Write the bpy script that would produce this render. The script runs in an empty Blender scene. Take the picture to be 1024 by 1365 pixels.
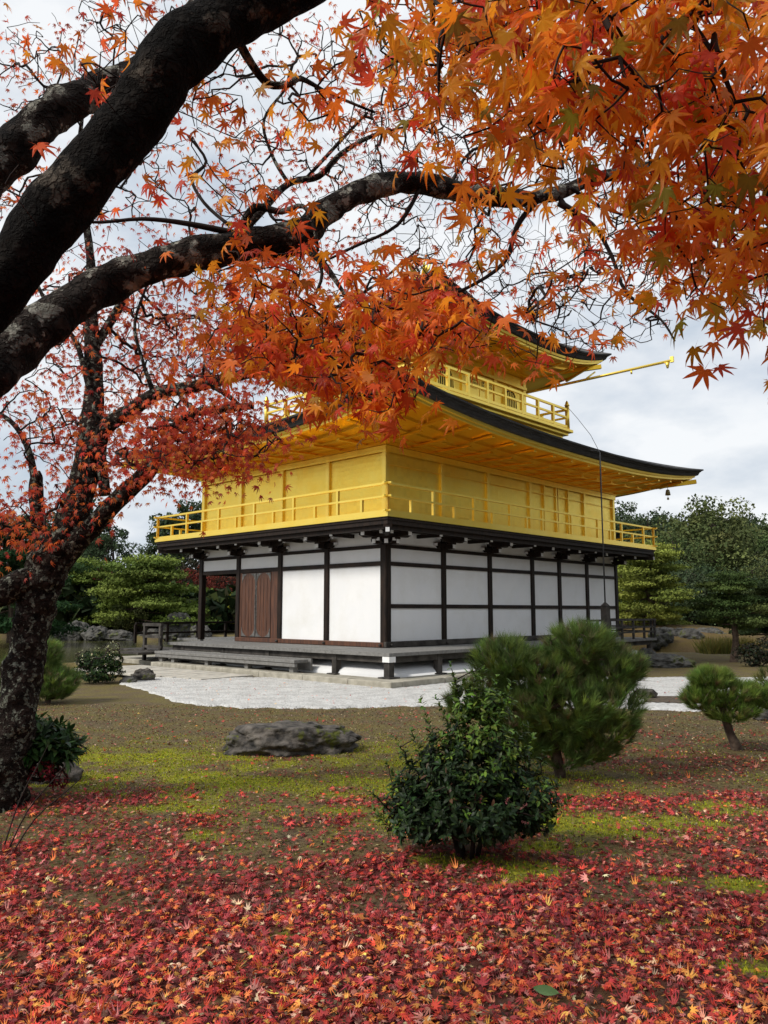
import bpy, math, random
import numpy as np
from mathutils import Vector, Matrix, noise as mnoise
random.seed(7); rng = np.random.default_rng(11)
R = math.radians
scn = bpy.context.scene
C = scn.collection

# ------------------------------------------------------------------ camera, sky, sun, exposure
H = 1.55
cam_d = bpy.data.cameras.new("camera"); cam = bpy.data.objects.new("camera", cam_d); C.objects.link(cam)
TH = math.atan(131 / 1040.0)
cam.location = (0, 0, H); cam.rotation_euler = (math.pi / 2 + TH, 0, 0)
cam_d.sensor_fit = 'VERTICAL'; cam_d.sensor_height = 36; cam_d.lens = 36 * 1040 / 1365
cam_d.clip_start = 0.05; cam_d.clip_end = 2000
scn.camera = cam
scn.view_settings.view_transform = 'Standard'; scn.view_settings.look = 'None'
scn.view_settings.gamma = 1; scn.view_settings.exposure = 0.48
scn.render.film_transparent = False
try:
    scn.cycles.use_denoising = True
    scn.cycles.max_bounces = 8; scn.cycles.transparent_max_bounces = 4
except Exception: pass

SUN_EL = R(42); sun_dir = Vector((-0.80, -0.42, 0)).normalized()
w = bpy.data.worlds.new("World"); scn.world = w; w.use_nodes = True
nt = w.node_tree; N = nt.nodes; L = nt.links
for n in list(N): N.remove(n)
out = N.new('ShaderNodeOutputWorld'); bg = N.new('ShaderNodeBackground'); sky = N.new('ShaderNodeTexSky')
sky.sky_type = 'NISHITA'; sky.sun_disc = False; sky.sun_elevation = SUN_EL
sky.sun_rotation = math.atan2(sun_dir.x, sun_dir.y)
sky.air_density = 1.0; sky.dust_density = 1.5
tc = N.new('ShaderNodeTexCoord'); mp = N.new('ShaderNodeMapping'); mp.inputs['Scale'].default_value = (1.0, 1.0, 2.2)
mp.inputs['Location'].default_value = (3.1, 1.7, 0.4)
nz = N.new('ShaderNodeTexNoise'); nz.inputs['Scale'].default_value = 2.3; nz.inputs['Detail'].default_value = 7; nz.inputs['Roughness'].default_value = 0.52
nz2 = N.new('ShaderNodeTexNoise'); nz2.inputs['Scale'].default_value = 5.0; nz2.inputs['Detail'].default_value = 8; nz2.inputs['Roughness'].default_value = 0.55
L.new(tc.outputs['Generated'], mp.inputs['Vector']); L.new(mp.outputs[0], nz.inputs['Vector']); L.new(mp.outputs[0], nz2.inputs['Vector'])
rc = N.new('ShaderNodeValToRGB'); rc.color_ramp.elements[0].position = 0.33; rc.color_ramp.elements[1].position = 0.60
rc.color_ramp.elements[0].color = (4.7, 5.35, 6.15, 1); rc.color_ramp.elements[1].color = (7.7, 7.9, 8.1, 1)
L.new(nz2.outputs['Fac'], rc.inputs['Fac'])
rm = N.new('ShaderNodeValToRGB'); rm.color_ramp.elements[0].position = 0.30; rm.color_ramp.elements[1].position = 0.48
rm.color_ramp.elements[0].color = (0.62,) * 3 + (1,); rm.color_ramp.elements[1].color = (0.97,) * 3 + (1,)
L.new(nz.outputs['Fac'], rm.inputs['Fac'])
mx = N.new('ShaderNodeMixRGB'); L.new(rm.outputs[0], mx.inputs[0]); L.new(sky.outputs[0], mx.inputs[1]); L.new(rc.outputs[0], mx.inputs[2])
L.new(mx.outputs[0], bg.inputs['Color']); bg.inputs['Strength'].default_value = 0.088
L.new(bg.outputs[0], out.inputs['Surface'])

sd = bpy.data.lights.new("sun", 'SUN'); so = bpy.data.objects.new("sun", sd); C.objects.link(so)
sd.energy = 2.4; sd.angle = R(14); sd.color = (1.0, 0.95, 0.86)
sv = Vector((sun_dir.x * math.cos(SUN_EL), sun_dir.y * math.cos(SUN_EL), math.sin(SUN_EL)))
so.rotation_euler = sv.to_track_quat('Z', 'Y').to_euler(); so.location = (-10, -10, 20)

# ------------------------------------------------------------------ helpers
CT, ST = math.cos(TH), math.sin(TH)
def at(x, y, Y):            # a place in the world: the direction of a spot of the survey photograph and its distance Y ahead
    dx = (x - 512) / 1040; dy = -(y - 682.5) / 1040
    r = (dx, CT - ST * dy, ST + CT * dy); k = Y / r[1]
    return np.array([r[0] * k, Y, r[2] * k + H])
def grd(x, y, z=0.0):
    dx = (x - 512) / 1040; dy = -(y - 682.5) / 1040
    r = (dx, CT - ST * dy, ST + CT * dy); k = (z - H) / r[2]
    return np.array([r[0] * k, r[1] * k])

def tag(o, label=None, cat=None, group=None, kind=None):
    if label: o['label'] = label
    if cat: o['category'] = cat
    if group: o['group'] = group
    if kind: o['kind'] = kind
    return o
def empty(name, loc, rz=0, label=None, cat=None, group=None):
    o = bpy.data.objects.new(name, None); C.objects.link(o); o.location = loc; o.rotation_euler = (0, 0, rz)
    o.empty_display_size = 0.2
    return tag(o, label, cat, group)
def mesh_np(name, V, F, mat, parent=None, smooth=False, col=None):
    """V (n,3), F (m,k) uniform polygons; col (n,3) per-vertex own colour"""
    V = np.asarray(V, np.float32); F = np.asarray(F, np.int32); m, k = F.shape
    me = bpy.data.meshes.new(name)
    me.vertices.add(len(V)); me.vertices.foreach_set('co', V.ravel())
    me.loops.add(m * k); me.loops.foreach_set('vertex_index', F.ravel())
    me.polygons.add(m); me.polygons.foreach_set('loop_start', np.arange(0, m * k, k, dtype=np.int32))
    try: me.polygons.foreach_set('loop_total', np.full(m, k, np.int32))
    except Exception: pass
    me.polygons.foreach_set('use_smooth', np.full(m, smooth))
    me.update(calc_edges=True)
    if col is not None:
        a = me.color_attributes.new('col', 'FLOAT_COLOR', 'POINT')
        a.data.foreach_set('color', np.concatenate([np.asarray(col, np.float32), np.ones((len(V), 1), np.float32)], 1).ravel())
    me.materials.append(mat)
    o = bpy.data.objects.new(name, me); C.objects.link(o)
    if parent is not None: o.parent = parent
    return o

class MB:
    def __init__(s): s.v = []; s.f = []; s.sm = []
    def add(s, vs, fs, smooth=False):
        b = len(s.v); s.v += [tuple(v) for v in vs]; s.f += [tuple(b + i for i in f) for f in fs]; s.sm += [smooth] * len(fs)
    def box(s, a, b):
        x0, y0, z0 = [min(a[i], b[i]) for i in range(3)]; x1, y1, z1 = [max(a[i], b[i]) for i in range(3)]
        s.add([(x0,y0,z0),(x1,y0,z0),(x1,y1,z0),(x0,y1,z0),(x0,y0,z1),(x1,y0,z1),(x1,y1,z1),(x0,y1,z1)],
              [(0,3,2,1),(4,5,6,7),(0,1,5,4),(1,2,6,5),(2,3,7,6),(3,0,4,7)])
    def bar(s, p, q, w, h, up=(0, 0, 1)):
        p = Vector(p); q = Vector(q); d = (q - p).normalized(); u = Vector(up); sd_ = d.cross(u).normalized(); u = sd_.cross(d)
        vs = []
        for c in (p, q):
            for a, b in ((-1,-1),(1,-1),(1,1),(-1,1)): vs.append(c + sd_ * a * w / 2 + u * b * h / 2)
        s.add(vs, [(0,1,2,3),(7,6,5,4),(0,4,5,1),(1,5,6,2),(2,6,7,3),(3,7,4,0)])
    def tube(s, pts, rad, n=8, smooth=True, cap=True):
        pts = [Vector(p) for p in pts]; m = len(pts); rings = []
        if not hasattr(rad, '__len__'): rad = [rad] * m
        ref = Vector((0.3, 0.2, 1)).normalized(); b0 = len(s.v); vs = []
        for i, p in enumerate(pts):
            d = (pts[min(i+1, m-1)] - pts[max(i-1, 0)]).normalized()
            a = d.cross(ref)
            if a.length < 1e-3: a = d.cross(Vector((1, 0, 0)))
            a.normalize(); b = a.cross(d); ref = b.cross(a) if False else ref
            for j in range(n):
                t = 2 * math.pi * j / n
                vs.append(p + (a * math.cos(t) + b * math.sin(t)) * rad[i])
        fs = [(i*n+j, i*n+(j+1)%n, (i+1)*n+(j+1)%n, (i+1)*n+j) for i in range(m-1) for j in range(n)]
        if cap: fs += [tuple(range(n))[::-1], tuple((m-1)*n + j for j in range(n))]
        s.add(vs, fs, smooth)
    def build(s, name, mat, parent=None, bevel=0.0):
        me = bpy.data.meshes.new(name); me.from_pydata(s.v, [], s.f)
        me.polygons.foreach_set('use_smooth', s.sm); me.materials.append(mat); me.update()
        o = bpy.data.objects.new(name, me); C.objects.link(o)
        if parent is not None: o.parent = parent
        if bevel:
            m = o.modifiers.new('bevel', 'BEVEL'); m.width = bevel; m.segments = 1; m.limit_method = 'ANGLE'
        return o

def vnoise(x, y, seed=0):      # smooth value noise, 0..1
    x = np.asarray(x, float); y = np.asarray(y, float)
    xi = np.floor(x).astype(np.int64); yi = np.floor(y).astype(np.int64); fx = x - xi; fy = y - yi
    def h(a, b):
        n = (a * 374761393 + b * 668265263 + seed * 982451653) & 0x7fffffff
        n = ((n ^ (n >> 13)) * 1274126177) & 0x7fffffff
        return ((n ^ (n >> 16)) & 0xffff) / 65535.0
    fx = fx * fx * (3 - 2 * fx); fy = fy * fy * (3 - 2 * fy)
    return (h(xi, yi) * (1-fx) + h(xi+1, yi) * fx) * (1-fy) + (h(xi, yi+1) * (1-fx) + h(xi+1, yi+1) * fx) * fy
def fbm(x, y, seed=0, o=4):
    r = 0; a = 0.5; t = 0
    for i in range(o): r = r + a * vnoise(x * 2**i, y * 2**i, seed + i); t += a; a *= 0.5
    return r / t

# ------------------------------------------------------------------ materials
def new_mat(name):
    m = bpy.data.materials.new(name); m.use_nodes = True
    return m, m.node_tree.nodes, m.node_tree.links, m.node_tree.nodes['Principled BSDF']
def mat(name, c1, c2=None, scale=6, rough=0.6, metal=0.0, bump=0.0, bscale=30, stretch=(1,1,1), detail=6, lo=0.35, hi=0.65, spec=None, c3=None, p3=0.66, s3=3, bdist=0.02, w3=0.09, crack=0):
    m, n, l, b = new_mat(name)
    t = n.new('ShaderNodeTexCoord'); mp = n.new('ShaderNodeMapping'); mp.inputs['Scale'].default_value = stretch
    l.new(t.outputs['Object'], mp.inputs['Vector'])
    b.inputs['Roughness'].default_value = rough; b.inputs['Metallic'].default_value = metal
    if spec is not None: b.inputs['Specular IOR Level'].default_value = spec
    if c2 is None: b.inputs['Base Color'].default_value = (*c1, 1)
    else:
        z = n.new('ShaderNodeTexNoise'); z.inputs['Scale'].default_value = scale; z.inputs['Detail'].default_value = detail
        r = n.new('ShaderNodeValToRGB'); r.color_ramp.elements[0].position = lo; r.color_ramp.elements[1].position = hi
        r.color_ramp.elements[0].color = (*c1, 1); r.color_ramp.elements[1].color = (*c2, 1)
        l.new(mp.outputs[0], z.inputs['Vector']); l.new(z.outputs['Fac'], r.inputs['Fac']); last = r.outputs[0]
        if c3 is not None:
            z3 = n.new('ShaderNodeTexNoise'); z3.inputs['Scale'].default_value = s3; z3.inputs['Detail'].default_value = 8; z3.inputs['Roughness'].default_value = 0.65
            r3 = n.new('ShaderNodeValToRGB'); r3.color_ramp.elements[0].position = p3 - w3; r3.color_ramp.elements[1].position = p3
            x = n.new('ShaderNodeMixRGB'); x.inputs[2].default_value = (*c3, 1)
            l.new(t.outputs['Object'], z3.inputs['Vector']); l.new(z3.outputs['Fac'], r3.inputs['Fac']); l.new(r3.outputs[0], x.inputs[0]); l.new(last, x.inputs[1]); last = x.outputs[0]
        l.new(last, b.inputs['Base Color'])
    if bump:
        z2 = n.new('ShaderNodeTexNoise'); z2.inputs['Scale'].default_value = bscale; z2.inputs['Detail'].default_value = 8
        bp = n.new('ShaderNodeBump'); bp.inputs['Strength'].default_value = bump; bp.inputs['Distance'].default_value = bdist
        l.new(mp.outputs[0], z2.inputs['Vector']); hh = z2.outputs['Fac']
        if crack:
            vo = n.new('ShaderNodeTexVoronoi'); vo.feature = 'DISTANCE_TO_EDGE'; vo.inputs['Scale'].default_value = crack
            wv = n.new('ShaderNodeMixRGB'); wv.inputs[0].default_value = 0.12; l.new(t.outputs['Object'], wv.inputs[1]); l.new(z2.outputs['Color'], wv.inputs[2]); l.new(wv.outputs[0], vo.inputs['Vector'])
            mr_ = n.new('ShaderNodeMapRange'); mr_.inputs[2].default_value = 0.18; mr_.inputs[4].default_value = 0.9; l.new(vo.outputs['Distance'], mr_.inputs[0])
            ad_ = n.new('ShaderNodeMath'); ad_.operation = 'ADD'; l.new(z2.outputs['Fac'], ad_.inputs[0]); l.new(mr_.outputs[0], ad_.inputs[1]); hh = ad_.outputs[0]
        l.new(hh, bp.inputs['Height']); l.new(bp.outputs[0], b.inputs['Normal'])
    return m
def leaf_mat(name, trans=0.4, rough=0.5, spec=0.3):
    """the leaf's own colour comes from the point attribute 'col'; light passes through"""
    m, n, l, b = new_mat(name)
    a = n.new('ShaderNodeAttribute'); a.attribute_name = 'col'
    l.new(a.outputs['Color'], b.inputs['Base Color']); b.inputs['Roughness'].default_value = rough; b.inputs['Specular IOR Level'].default_value = spec
    if trans:
        t = n.new('ShaderNodeBsdfTranslucent'); x = n.new('ShaderNodeMixShader'); x.inputs[0].default_value = trans
        l.new(a.outputs['Color'], t.inputs['Color']); l.new(b.outputs[0], x.inputs[1]); l.new(t.outputs[0], x.inputs[2])
        l.new(x.outputs[0], n['Material Output'].inputs['Surface'])
    return m
def gold_mat(name, c1, c2, rough, metal, leafgrid=True):
    m, n, l, b = new_mat(name)
    t = n.new('ShaderNodeTexCoord'); z = n.new('ShaderNodeTexNoise'); z.inputs['Scale'].default_value = 1.6; z.inputs['Detail'].default_value = 5
    r = n.new('ShaderNodeValToRGB'); r.color_ramp.elements[0].position = 0.3; r.color_ramp.elements[1].position = 0.7
    r.color_ramp.elements[0].color = (*c1, 1); r.color_ramp.elements[1].color = (*c2, 1)
    l.new(t.outputs['Object'], z.inputs['Vector']); l.new(z.outputs['Fac'], r.inputs['Fac']); l.new(r.outputs[0], b.inputs['Base Color'])
    b.inputs['Metallic'].default_value = metal
    if leafgrid:     # beaten gold leaf squares, slightly uneven in gloss and level
        v = n.new('ShaderNodeTexVoronoi'); v.distance = 'CHEBYCHEV'; v.inputs['Scale'].default_value = 8.5; v.inputs['Randomness'].default_value = 0.25
        mr = n.new('ShaderNodeMapRange'); mr.inputs[3].default_value = rough - 0.05; mr.inputs[4].default_value = rough + 0.07
        l.new(t.outputs['Object'], v.inputs['Vector']); l.new(v.outputs['Color'], mr.inputs[0]); l.new(mr.outputs[0], b.inputs['Roughness'])
        hs = n.new('ShaderNodeHueSaturation'); m2 = n.new('ShaderNodeMapRange'); m2.inputs[3].default_value = 0.93; m2.inputs[4].default_value = 1.04
        l.new(v.outputs['Color'], m2.inputs[0]); l.new(m2.outputs[0], hs.inputs['Value']); l.new(r.outputs[0], hs.inputs['Color']); l.new(hs.outputs[0], b.inputs['Base Color'])
        z2 = n.new('ShaderNodeTexNoise'); z2.inputs['Scale'].default_value = 14; z2.inputs['Detail'].default_value = 6
        ad = n.new('ShaderNodeMath'); ad.operation = 'ADD'; l.new(v.outputs['Distance'], ad.inputs[0]); l.new(z2.outputs['Fac'], ad.inputs[1])
        bp = n.new('ShaderNodeBump'); bp.inputs['Strength'].default_value = 0.22; bp.inputs['Distance'].default_value = 0.012
        l.new(ad.outputs[0], bp.inputs['Height']); l.new(bp.outputs[0], b.inputs['Normal'])
    else: b.inputs['Roughness'].default_value = rough
    return m

M = {}
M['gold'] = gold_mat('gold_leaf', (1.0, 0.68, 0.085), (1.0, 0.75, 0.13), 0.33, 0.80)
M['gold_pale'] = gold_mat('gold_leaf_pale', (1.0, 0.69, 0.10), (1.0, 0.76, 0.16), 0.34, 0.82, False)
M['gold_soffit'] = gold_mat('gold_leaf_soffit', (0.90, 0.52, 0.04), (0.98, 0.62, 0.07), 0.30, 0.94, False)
M['plaster'] = mat('white_plaster', (0.785, 0.79, 0.80), (0.82, 0.82, 0.82), 1.5, 0.85, bump=0.04, bscale=90, c3=(0.74, 0.735, 0.715), p3=0.72, s3=1.1, w3=0.25)
M['darkwood'] = mat('dark_timber', (0.008, 0.0055, 0.0045), (0.026, 0.015, 0.010), 3, 0.6, bump=0.25, bscale=9, stretch=(6, 6, 1), spec=0.2)
M['beamwood'] = mat('dark_beam_timber', (0.009, 0.006, 0.005), (0.028, 0.016, 0.011), 3, 0.6, bump=0.2, bscale=9, spec=0.2)
M['redwood'] = mat('red_brown_timber', (0.048, 0.017, 0.008), (0.115, 0.042, 0.018), 2.5, 0.5, bump=0.2, bscale=8, stretch=(10, 10, 0.8))
M['greywood'] = mat('weathered_grey_timber', (0.125, 0.120, 0.112), (0.22, 0.215, 0.205), 12, 0.8, bump=0.2, bscale=20, lo=0.25, hi=0.75)
M['greydark'] = mat('aged_grey_timber', (0.030, 0.027, 0.024), (0.085, 0.076, 0.068), 4, 0.8, bump=0.3, bscale=14, spec=0.2)
M['whitepaint'] = mat('white_painted_end', (0.74, 0.74, 0.73), (0.8, 0.8, 0.8), 5, 0.7)
M['shingle'] = mat('dark_bark_shingle', (0.012, 0.011, 0.011), (0.035, 0.033, 0.032), 3, 0.85, bump=0.7, bscale=22, stretch=(1, 1, 8))
M['shingle_top'] = mat('weathered_bark_shingle', (0.045, 0.043, 0.042), (0.11, 0.105, 0.10), 5, 0.9, bump=0.7, bscale=30, stretch=(1, 1, 3))
M['stone'] = mat('cut_stone', (0.27, 0.25, 0.20), (0.42, 0.39, 0.32), 5, 0.9, bump=0.4, bscale=40)
M['metal'] = mat('grey_metal_fitting', (0.07, 0.07, 0.068), (0.18, 0.17, 0.16), 12, 0.6, 0.3, bump=0.3)
M['darkmetal'] = mat('dark_metal', (0.03, 0.03, 0.032), (0.06, 0.06, 0.06), 12, 0.5, 0.5)
M['bronze'] = mat('bronze', (0.16, 0.13, 0.06), (0.30, 0.25, 0.12), 12, 0.5, 0.6)
M['shadowpane'] = mat('window_shade_paint', (0.02, 0.017, 0.012))  # near-black colour standing in for the shade inside the windows
M['bark'] = mat('maple_bark', (0.010, 0.007, 0.006), (0.046, 0.032, 0.026), 14, 0.9, bump=1.0, bscale=22, bdist=0.04, spec=0.1, c3=(0.21, 0.22, 0.175), p3=0.57, s3=22, w3=0.03, crack=16)
M['bark_near'] = mat('lichen_spotted_bark', (0.010, 0.008, 0.007), (0.060, 0.045, 0.037), 9, 0.9, bump=1.0, bscale=20, bdist=0.03, spec=0.1, c3=(0.27, 0.26, 0.22), p3=0.565, s3=9, w3=0.03, crack=22)
M['bark_dark'] = mat('blackish_bark', (0.004, 0.0035, 0.003), (0.014, 0.011, 0.009), 10, 0.9, bump=1.0, bscale=26, bdist=0.03, spec=0.08, c3=(0.085, 0.07, 0.055), p3=0.62, s3=5.5, w3=0.04, crack=22)  # darker than the other maple barks, with paler brown patches
M['twig'] = mat('twig_bark', (0.014, 0.010, 0.009), (0.035, 0.024, 0.02), 8, 0.8, spec=0.15)
M['pinebark'] = mat('pine_bark', (0.05, 0.03, 0.02), (0.13, 0.09, 0.065), 12, 0.9, bump=0.8, bscale=30)
M['rock'] = mat('grey_rock', (0.018, 0.018, 0.018), (0.17, 0.15, 0.13), 9, 0.9, bump=1.0, bscale=7, bdist=0.08, spec=0.2, detail=10, lo=0.3, hi=0.75, stretch=(1, 1.1, 1.3), c3=(0.09, 0.10, 0.02), p3=0.63, s3=3.2, w3=0.04)
M['palerock'] = mat('pale_rock', (0.03, 0.03, 0.028), (0.16, 0.152, 0.14), 3.5, 0.9, bump=1.0, bscale=4, bdist=0.15, spec=0.2, detail=10, lo=0.3, hi=0.75, c3=(0.09, 0.10, 0.04), p3=0.62, s3=2.0, w3=0.05)
M['leaf_near'] = leaf_mat('maple_leaf', 0.55, 0.45, 0.25)
M['leaf_far'] = leaf_mat('small_maple_leaf', 0.55, 0.5, 0.2)
M['leaf_fall'] = leaf_mat('fallen_leaf', 0.15, 0.6, 0.25)
M['gloss_leaf'] = leaf_mat('glossy_evergreen_leaf', 0.18, 0.45, 0.18)
M['foliage'] = leaf_mat('tree_foliage', 0.12, 0.8, 0.08)
M['needle'] = leaf_mat('pine_needle', 0.2, 0.55, 0.25)
M['mossblade'] = leaf_mat('moss', 0.3, 0.8, 0.1)

# ------------------------------------------------------------------ ground, gravel, pond
ANG = R(46.6); O3 = np.array([0.04, 19.0, 0.0])
Uv = np.array([math.cos(ANG), math.sin(ANG), 0]); Vv = np.array([-math.sin(ANG), math.cos(ANG), 0])
def Bw(u, v, z=0.0): return O3 + Uv * u + Vv * v + np.array([0, 0, z])
def to_uv(X, Y):
    a = X - O3[0]; b = Y - O3[1]; return a * Uv[0] + b * Uv[1], a * Vv[0] + b * Vv[1]
MOSS = [(845,1098,120,17),(985,1178,48,12),(925,1232,45,10),(995,1288,40,14),(377,1246,20,7),(690,1160,60,12),(730,1241,22,7),(660,1175,45,8),(600,1065,25,8),(225,1012,90,12),(470,1050,110,16),(120,1012,40,8),(330,1045,80,10),(245,1075,60,8),(465,1080,40,8),(260,1115,16,7),(960,1075,60,10),(640,1255,22,5),(555,1095,60,8),(330,1010,70,8),(530,1020,60,10),(750,1130,60,10),(780,1200,16,5),(890,1172,25,6),(610,1150,60,10)]
MG = []
for (x, y, rx, ry) in MOSS:
    c = grd(x, y); a = grd(x + rx, y); b = grd(x, y + ry); MG.append((c[0], c[1], 1.3 * abs(a[0]-c[0]), 1.3 * abs(b[1]-c[1])))
def moss_at(X, Y):          # how mossy the soil is
    n = fbm(X * 1.7, Y * 1.7, 3); m = np.zeros_like(n)
    for (cx, cy, rx, ry) in MG:
        d = ((X-cx)/rx)**2 + ((Y-cy)/ry)**2
        m = np.maximum(m, np.clip(1.55 - d - (1 - n) * 0.75, 0, 1))
    band = np.exp(-((Y - 7.7) / 1.7)**2) * np.clip(1 - (X - 1.2) / 2.0, 0.25, 1)
    n3 = fbm(X * 5, Y * 5, 44); m = np.maximum(m, np.clip((n * 0.5 + n3 * 0.5 - 0.41) * 5, 0, 1) * band * 0.9)
    m = m * np.clip(0.35 + (n3 - 0.35) * 3, 0.15, 1)
    return np.clip(m, 0, 1)
def leafdens(X, Y):         # how thickly fallen leaves lie
    n = fbm(X * 0.9 + 5, Y * 0.9, 21); n2 = fbm(X * 3, Y * 3, 33)
    lim = 6.3 + 0.7 * (n - 0.5) * 4 + np.clip(X - 1.5, 0, 3) * 0.3
    d = np.clip((lim - Y) / 3.2 + 0.5, 0, 1)**1.5 * np.clip(0.55 + (n2 - 0.42) * 4 + (4.6 - Y) * 0.6, 0.28, 1)
    d = np.maximum(d, 0.55 * np.clip((8.8 - Y) / 2.2, 0, 1) * np.clip((n2 - 0.40) * 6, 0, 1))
    d = np.maximum(d, 0.5 * np.clip((11.2 - Y) / 2.5, 0, 1) * np.clip((X - 0.8), 0, 1) * (n2 > 0.47))
    d = np.maximum(d, 0.045 * np.clip((13.5 - Y) / 2, 0, 1))
    # drift of leaves against the flat rock
    d = np.maximum(d, 0.9 * np.exp(-(((X + 1.35) / 0.62)**2 + ((Y - 8.42) / 0.22)**2) * 1.3))
    return np.clip(d * (1 - 0.90 * np.clip(1.6 * moss_at(X, Y), 0, 1) * (Y < 9)), 0, 1)
def gravel_near(X): return 12.7 + 0.16 * np.sin(X * 0.9 + 1) + 0.1 * np.sin(X * 2.3) + np.clip(-X - 2.2, 0, 5) * 0.75 + np.clip(-X - 3.4, 0, 5) * 0.65 - np.clip(X - 4, 0, 4) * 0.15
def pond_mask(X, Y):
    u, v = to_uv(X, Y)
    land = (u > -3.4) & (u < 15.5) & (v < 10.2) & (v > -30)
    near = np.where(X < 2, 18.9 + np.clip(-X - 6.5, 0, 30) * 0.15 + 0.3 * np.sin(X), 22.6 + np.clip(X - 8.0, 0, 20) * 0.75 + 0.3 * np.sin(X * 1.3))
    far = 50 + 2.5 * np.sin(X * 0.15) + np.sin(X * 0.5)
    isl = ((X - 14.5) / 6.5)**2 + ((Y - 38.5) / 4.8)**2 < 1
    return (Y > near) & (Y < far) & ~land & ~isl & (X > -60) & (X < 60)
def gz(X, Y):
    z = 0.05 * (fbm(X * 0.5, Y * 0.5, 5) - 0.5) + 0.02 * (fbm(X * 3, Y * 3, 6) - 0.5)
    z = z * np.clip((13.5 - Y) / 3, 0.05, 1)
    z = z + 0.9 * np.exp(-(((X - 14.5) / 4.5)**2 + ((Y - 38.5) / 3.2)**2))
    hill = np.clip((Y - 85) / 110, 0, 1)**1.2 * (17 * np.exp(-((X - 80) / 70)**2) + 2 * np.exp(-((X + 60) / 90)**2)) * np.clip(1.25 - (Y - 195) / 300, 0, 1)
    return z + hill
def spaced(segs):
    r = []
    for a, b, s in segs: r += list(np.arange(a, b, s))
    return np.array(r)
xs = spaced([(-900,-200,60),(-200,-60,14),(-60,-20,2.5),(-20,-6,0.5),(-6,6,0.07),(6,20,0.5),(20,60,2.5),(60,200,14),(200,961,60)])
ys = spaced([(-60,-6,6),(-6,1.5,0.5),(1.5,10,0.07),(10,14,0.12),(14,27,0.5),(27,60,1.2),(60,200,8),(200,1400,60)])
GX, GY = np.meshgrid(xs, ys); GZ = gz(GX, GY)
pm = pond_mask(GX, GY).astype(float)
GZ = GZ - 1.1 * pm
moss = moss_at(GX, GY); ld = leafdens(GX, GY)
tone = fbm(GX * 0.35, GY * 0.35, 9)
nx, ny = len(xs), len(ys)
idx = np.arange(nx * ny).reshape(ny, nx)
F = np.stack([idx[:-1,:-1], idx[:-1,1:], idx[1:,1:], idx[1:,:-1]], -1).reshape(-1, 4)
m, n, l, b = new_mat('moss_and_soil')
a = n.new('ShaderNodeAttribute'); a.attribute_name = 'col'; sp = n.new('ShaderNodeSeparateColor'); l.new(a.outputs['Color'], sp.inputs[0])
t = n.new('ShaderNodeTexCoord')
z1 = n.new('ShaderNodeTexNoise'); z1.inputs['Scale'].default_value = 26; z1.inputs['Detail'].default_value = 8; z1.inputs['Roughness'].default_value = 0.75
z2 = n.new('ShaderNodeTexNoise'); z2.inputs['Scale'].default_value = 2.2; z2.inputs['Detail'].default_value = 7
for z in (z1, z2): l.new(t.outputs['Object'], z.inputs['Vector'])
rs = n.new('ShaderNodeValToRGB'); e = rs.color_ramp.elements; e[0].position = 0.34; e[0].color = (0.024, 0.017, 0.011, 1); e[1].position = 0.68; e[1].color = (0.25, 0.195, 0.105, 1)
rr = n.new('ShaderNodeValToRGB'); e = rr.color_ramp.elements; e[0].position = 0.42; e[0].color = (0.17, 0.145, 0.040, 1); e[1].position = 0.60; e[1].color = (0.13, 0.098, 0.062, 1)
l.new(z1.outputs['Fac'], rs.inputs['Fac']); l.new(z2.outputs['Fac'], rr.inputs['Fac'])
mxa = n.new('ShaderNodeMixRGB'); mxa.inputs[0].default_value = 0.45; l.new(rs.outputs[0], mxa.inputs[1]); l.new(rr.outputs[0], mxa.inputs[2])
rg = n.new('ShaderNodeValToRGB'); e = rg.color_ramp.elements; e[0].position = 0.35; e[0].color = (0.085, 0.085, 0.014, 1); e[1].position = 0.62; e[1].color = (0.38, 0.38, 0.034, 1)
l.new(z1.outputs['Fac'], rg.inputs['Fac'])
mxb = n.new('ShaderNodeMixRGB'); l.new(sp.outputs[0], mxb.inputs[0]); l.new(mxa.outputs[0], mxb.inputs[1]); l.new(rg.outputs[0], mxb.inputs[2])
mxc = n.new('ShaderNodeMixRGB'); l.new(sp.outputs[1], mxc.inputs[0]); l.new(mxb.outputs[0], mxc.inputs[1]); mxc.inputs[2].default_value = (0.11, 0.030, 0.026, 1)
# the bank of the island: dry russet moss
mxd = n.new('ShaderNodeMixRGB'); l.new(sp.outputs[2], mxd.inputs[0]); l.new(mxc.outputs[0], mxd.inputs[1]); mxd.inputs[2].default_value = (0.13, 0.075, 0.025, 1)
l.new(mxd.outputs[0], b.inputs['Base Color']); b.inputs['Roughness'].default_value = 0.95; b.inputs['Specular IOR Level'].default_value = 0.1
bp = n.new('ShaderNodeBump'); bp.inputs['Strength'].default_value = 0.9; bp.inputs['Distance'].default_value = 0.03
l.new(z1.outputs['Fac'], bp.inputs['Height']); l.new(bp.outputs[0], b.inputs['Normal'])
M['ground'] = m
isl = (((GX - 14.5) / 7.5)**2 + ((GY - 38.5) / 6)**2 < 1).astype(float) * 0.45
colg = np.stack([moss, np.clip(ld, 0, 1) * (GY < 9), isl], -1).reshape(-1, 3)
g = mesh_np('ground', np.stack([GX, GY, GZ], -1).reshape(-1, 3), F, M['ground'], smooth=True, col=colg)
tag(g, 'mossy brown soil garden ground reaching the pond and hills', 'ground', kind='structure')

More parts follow.
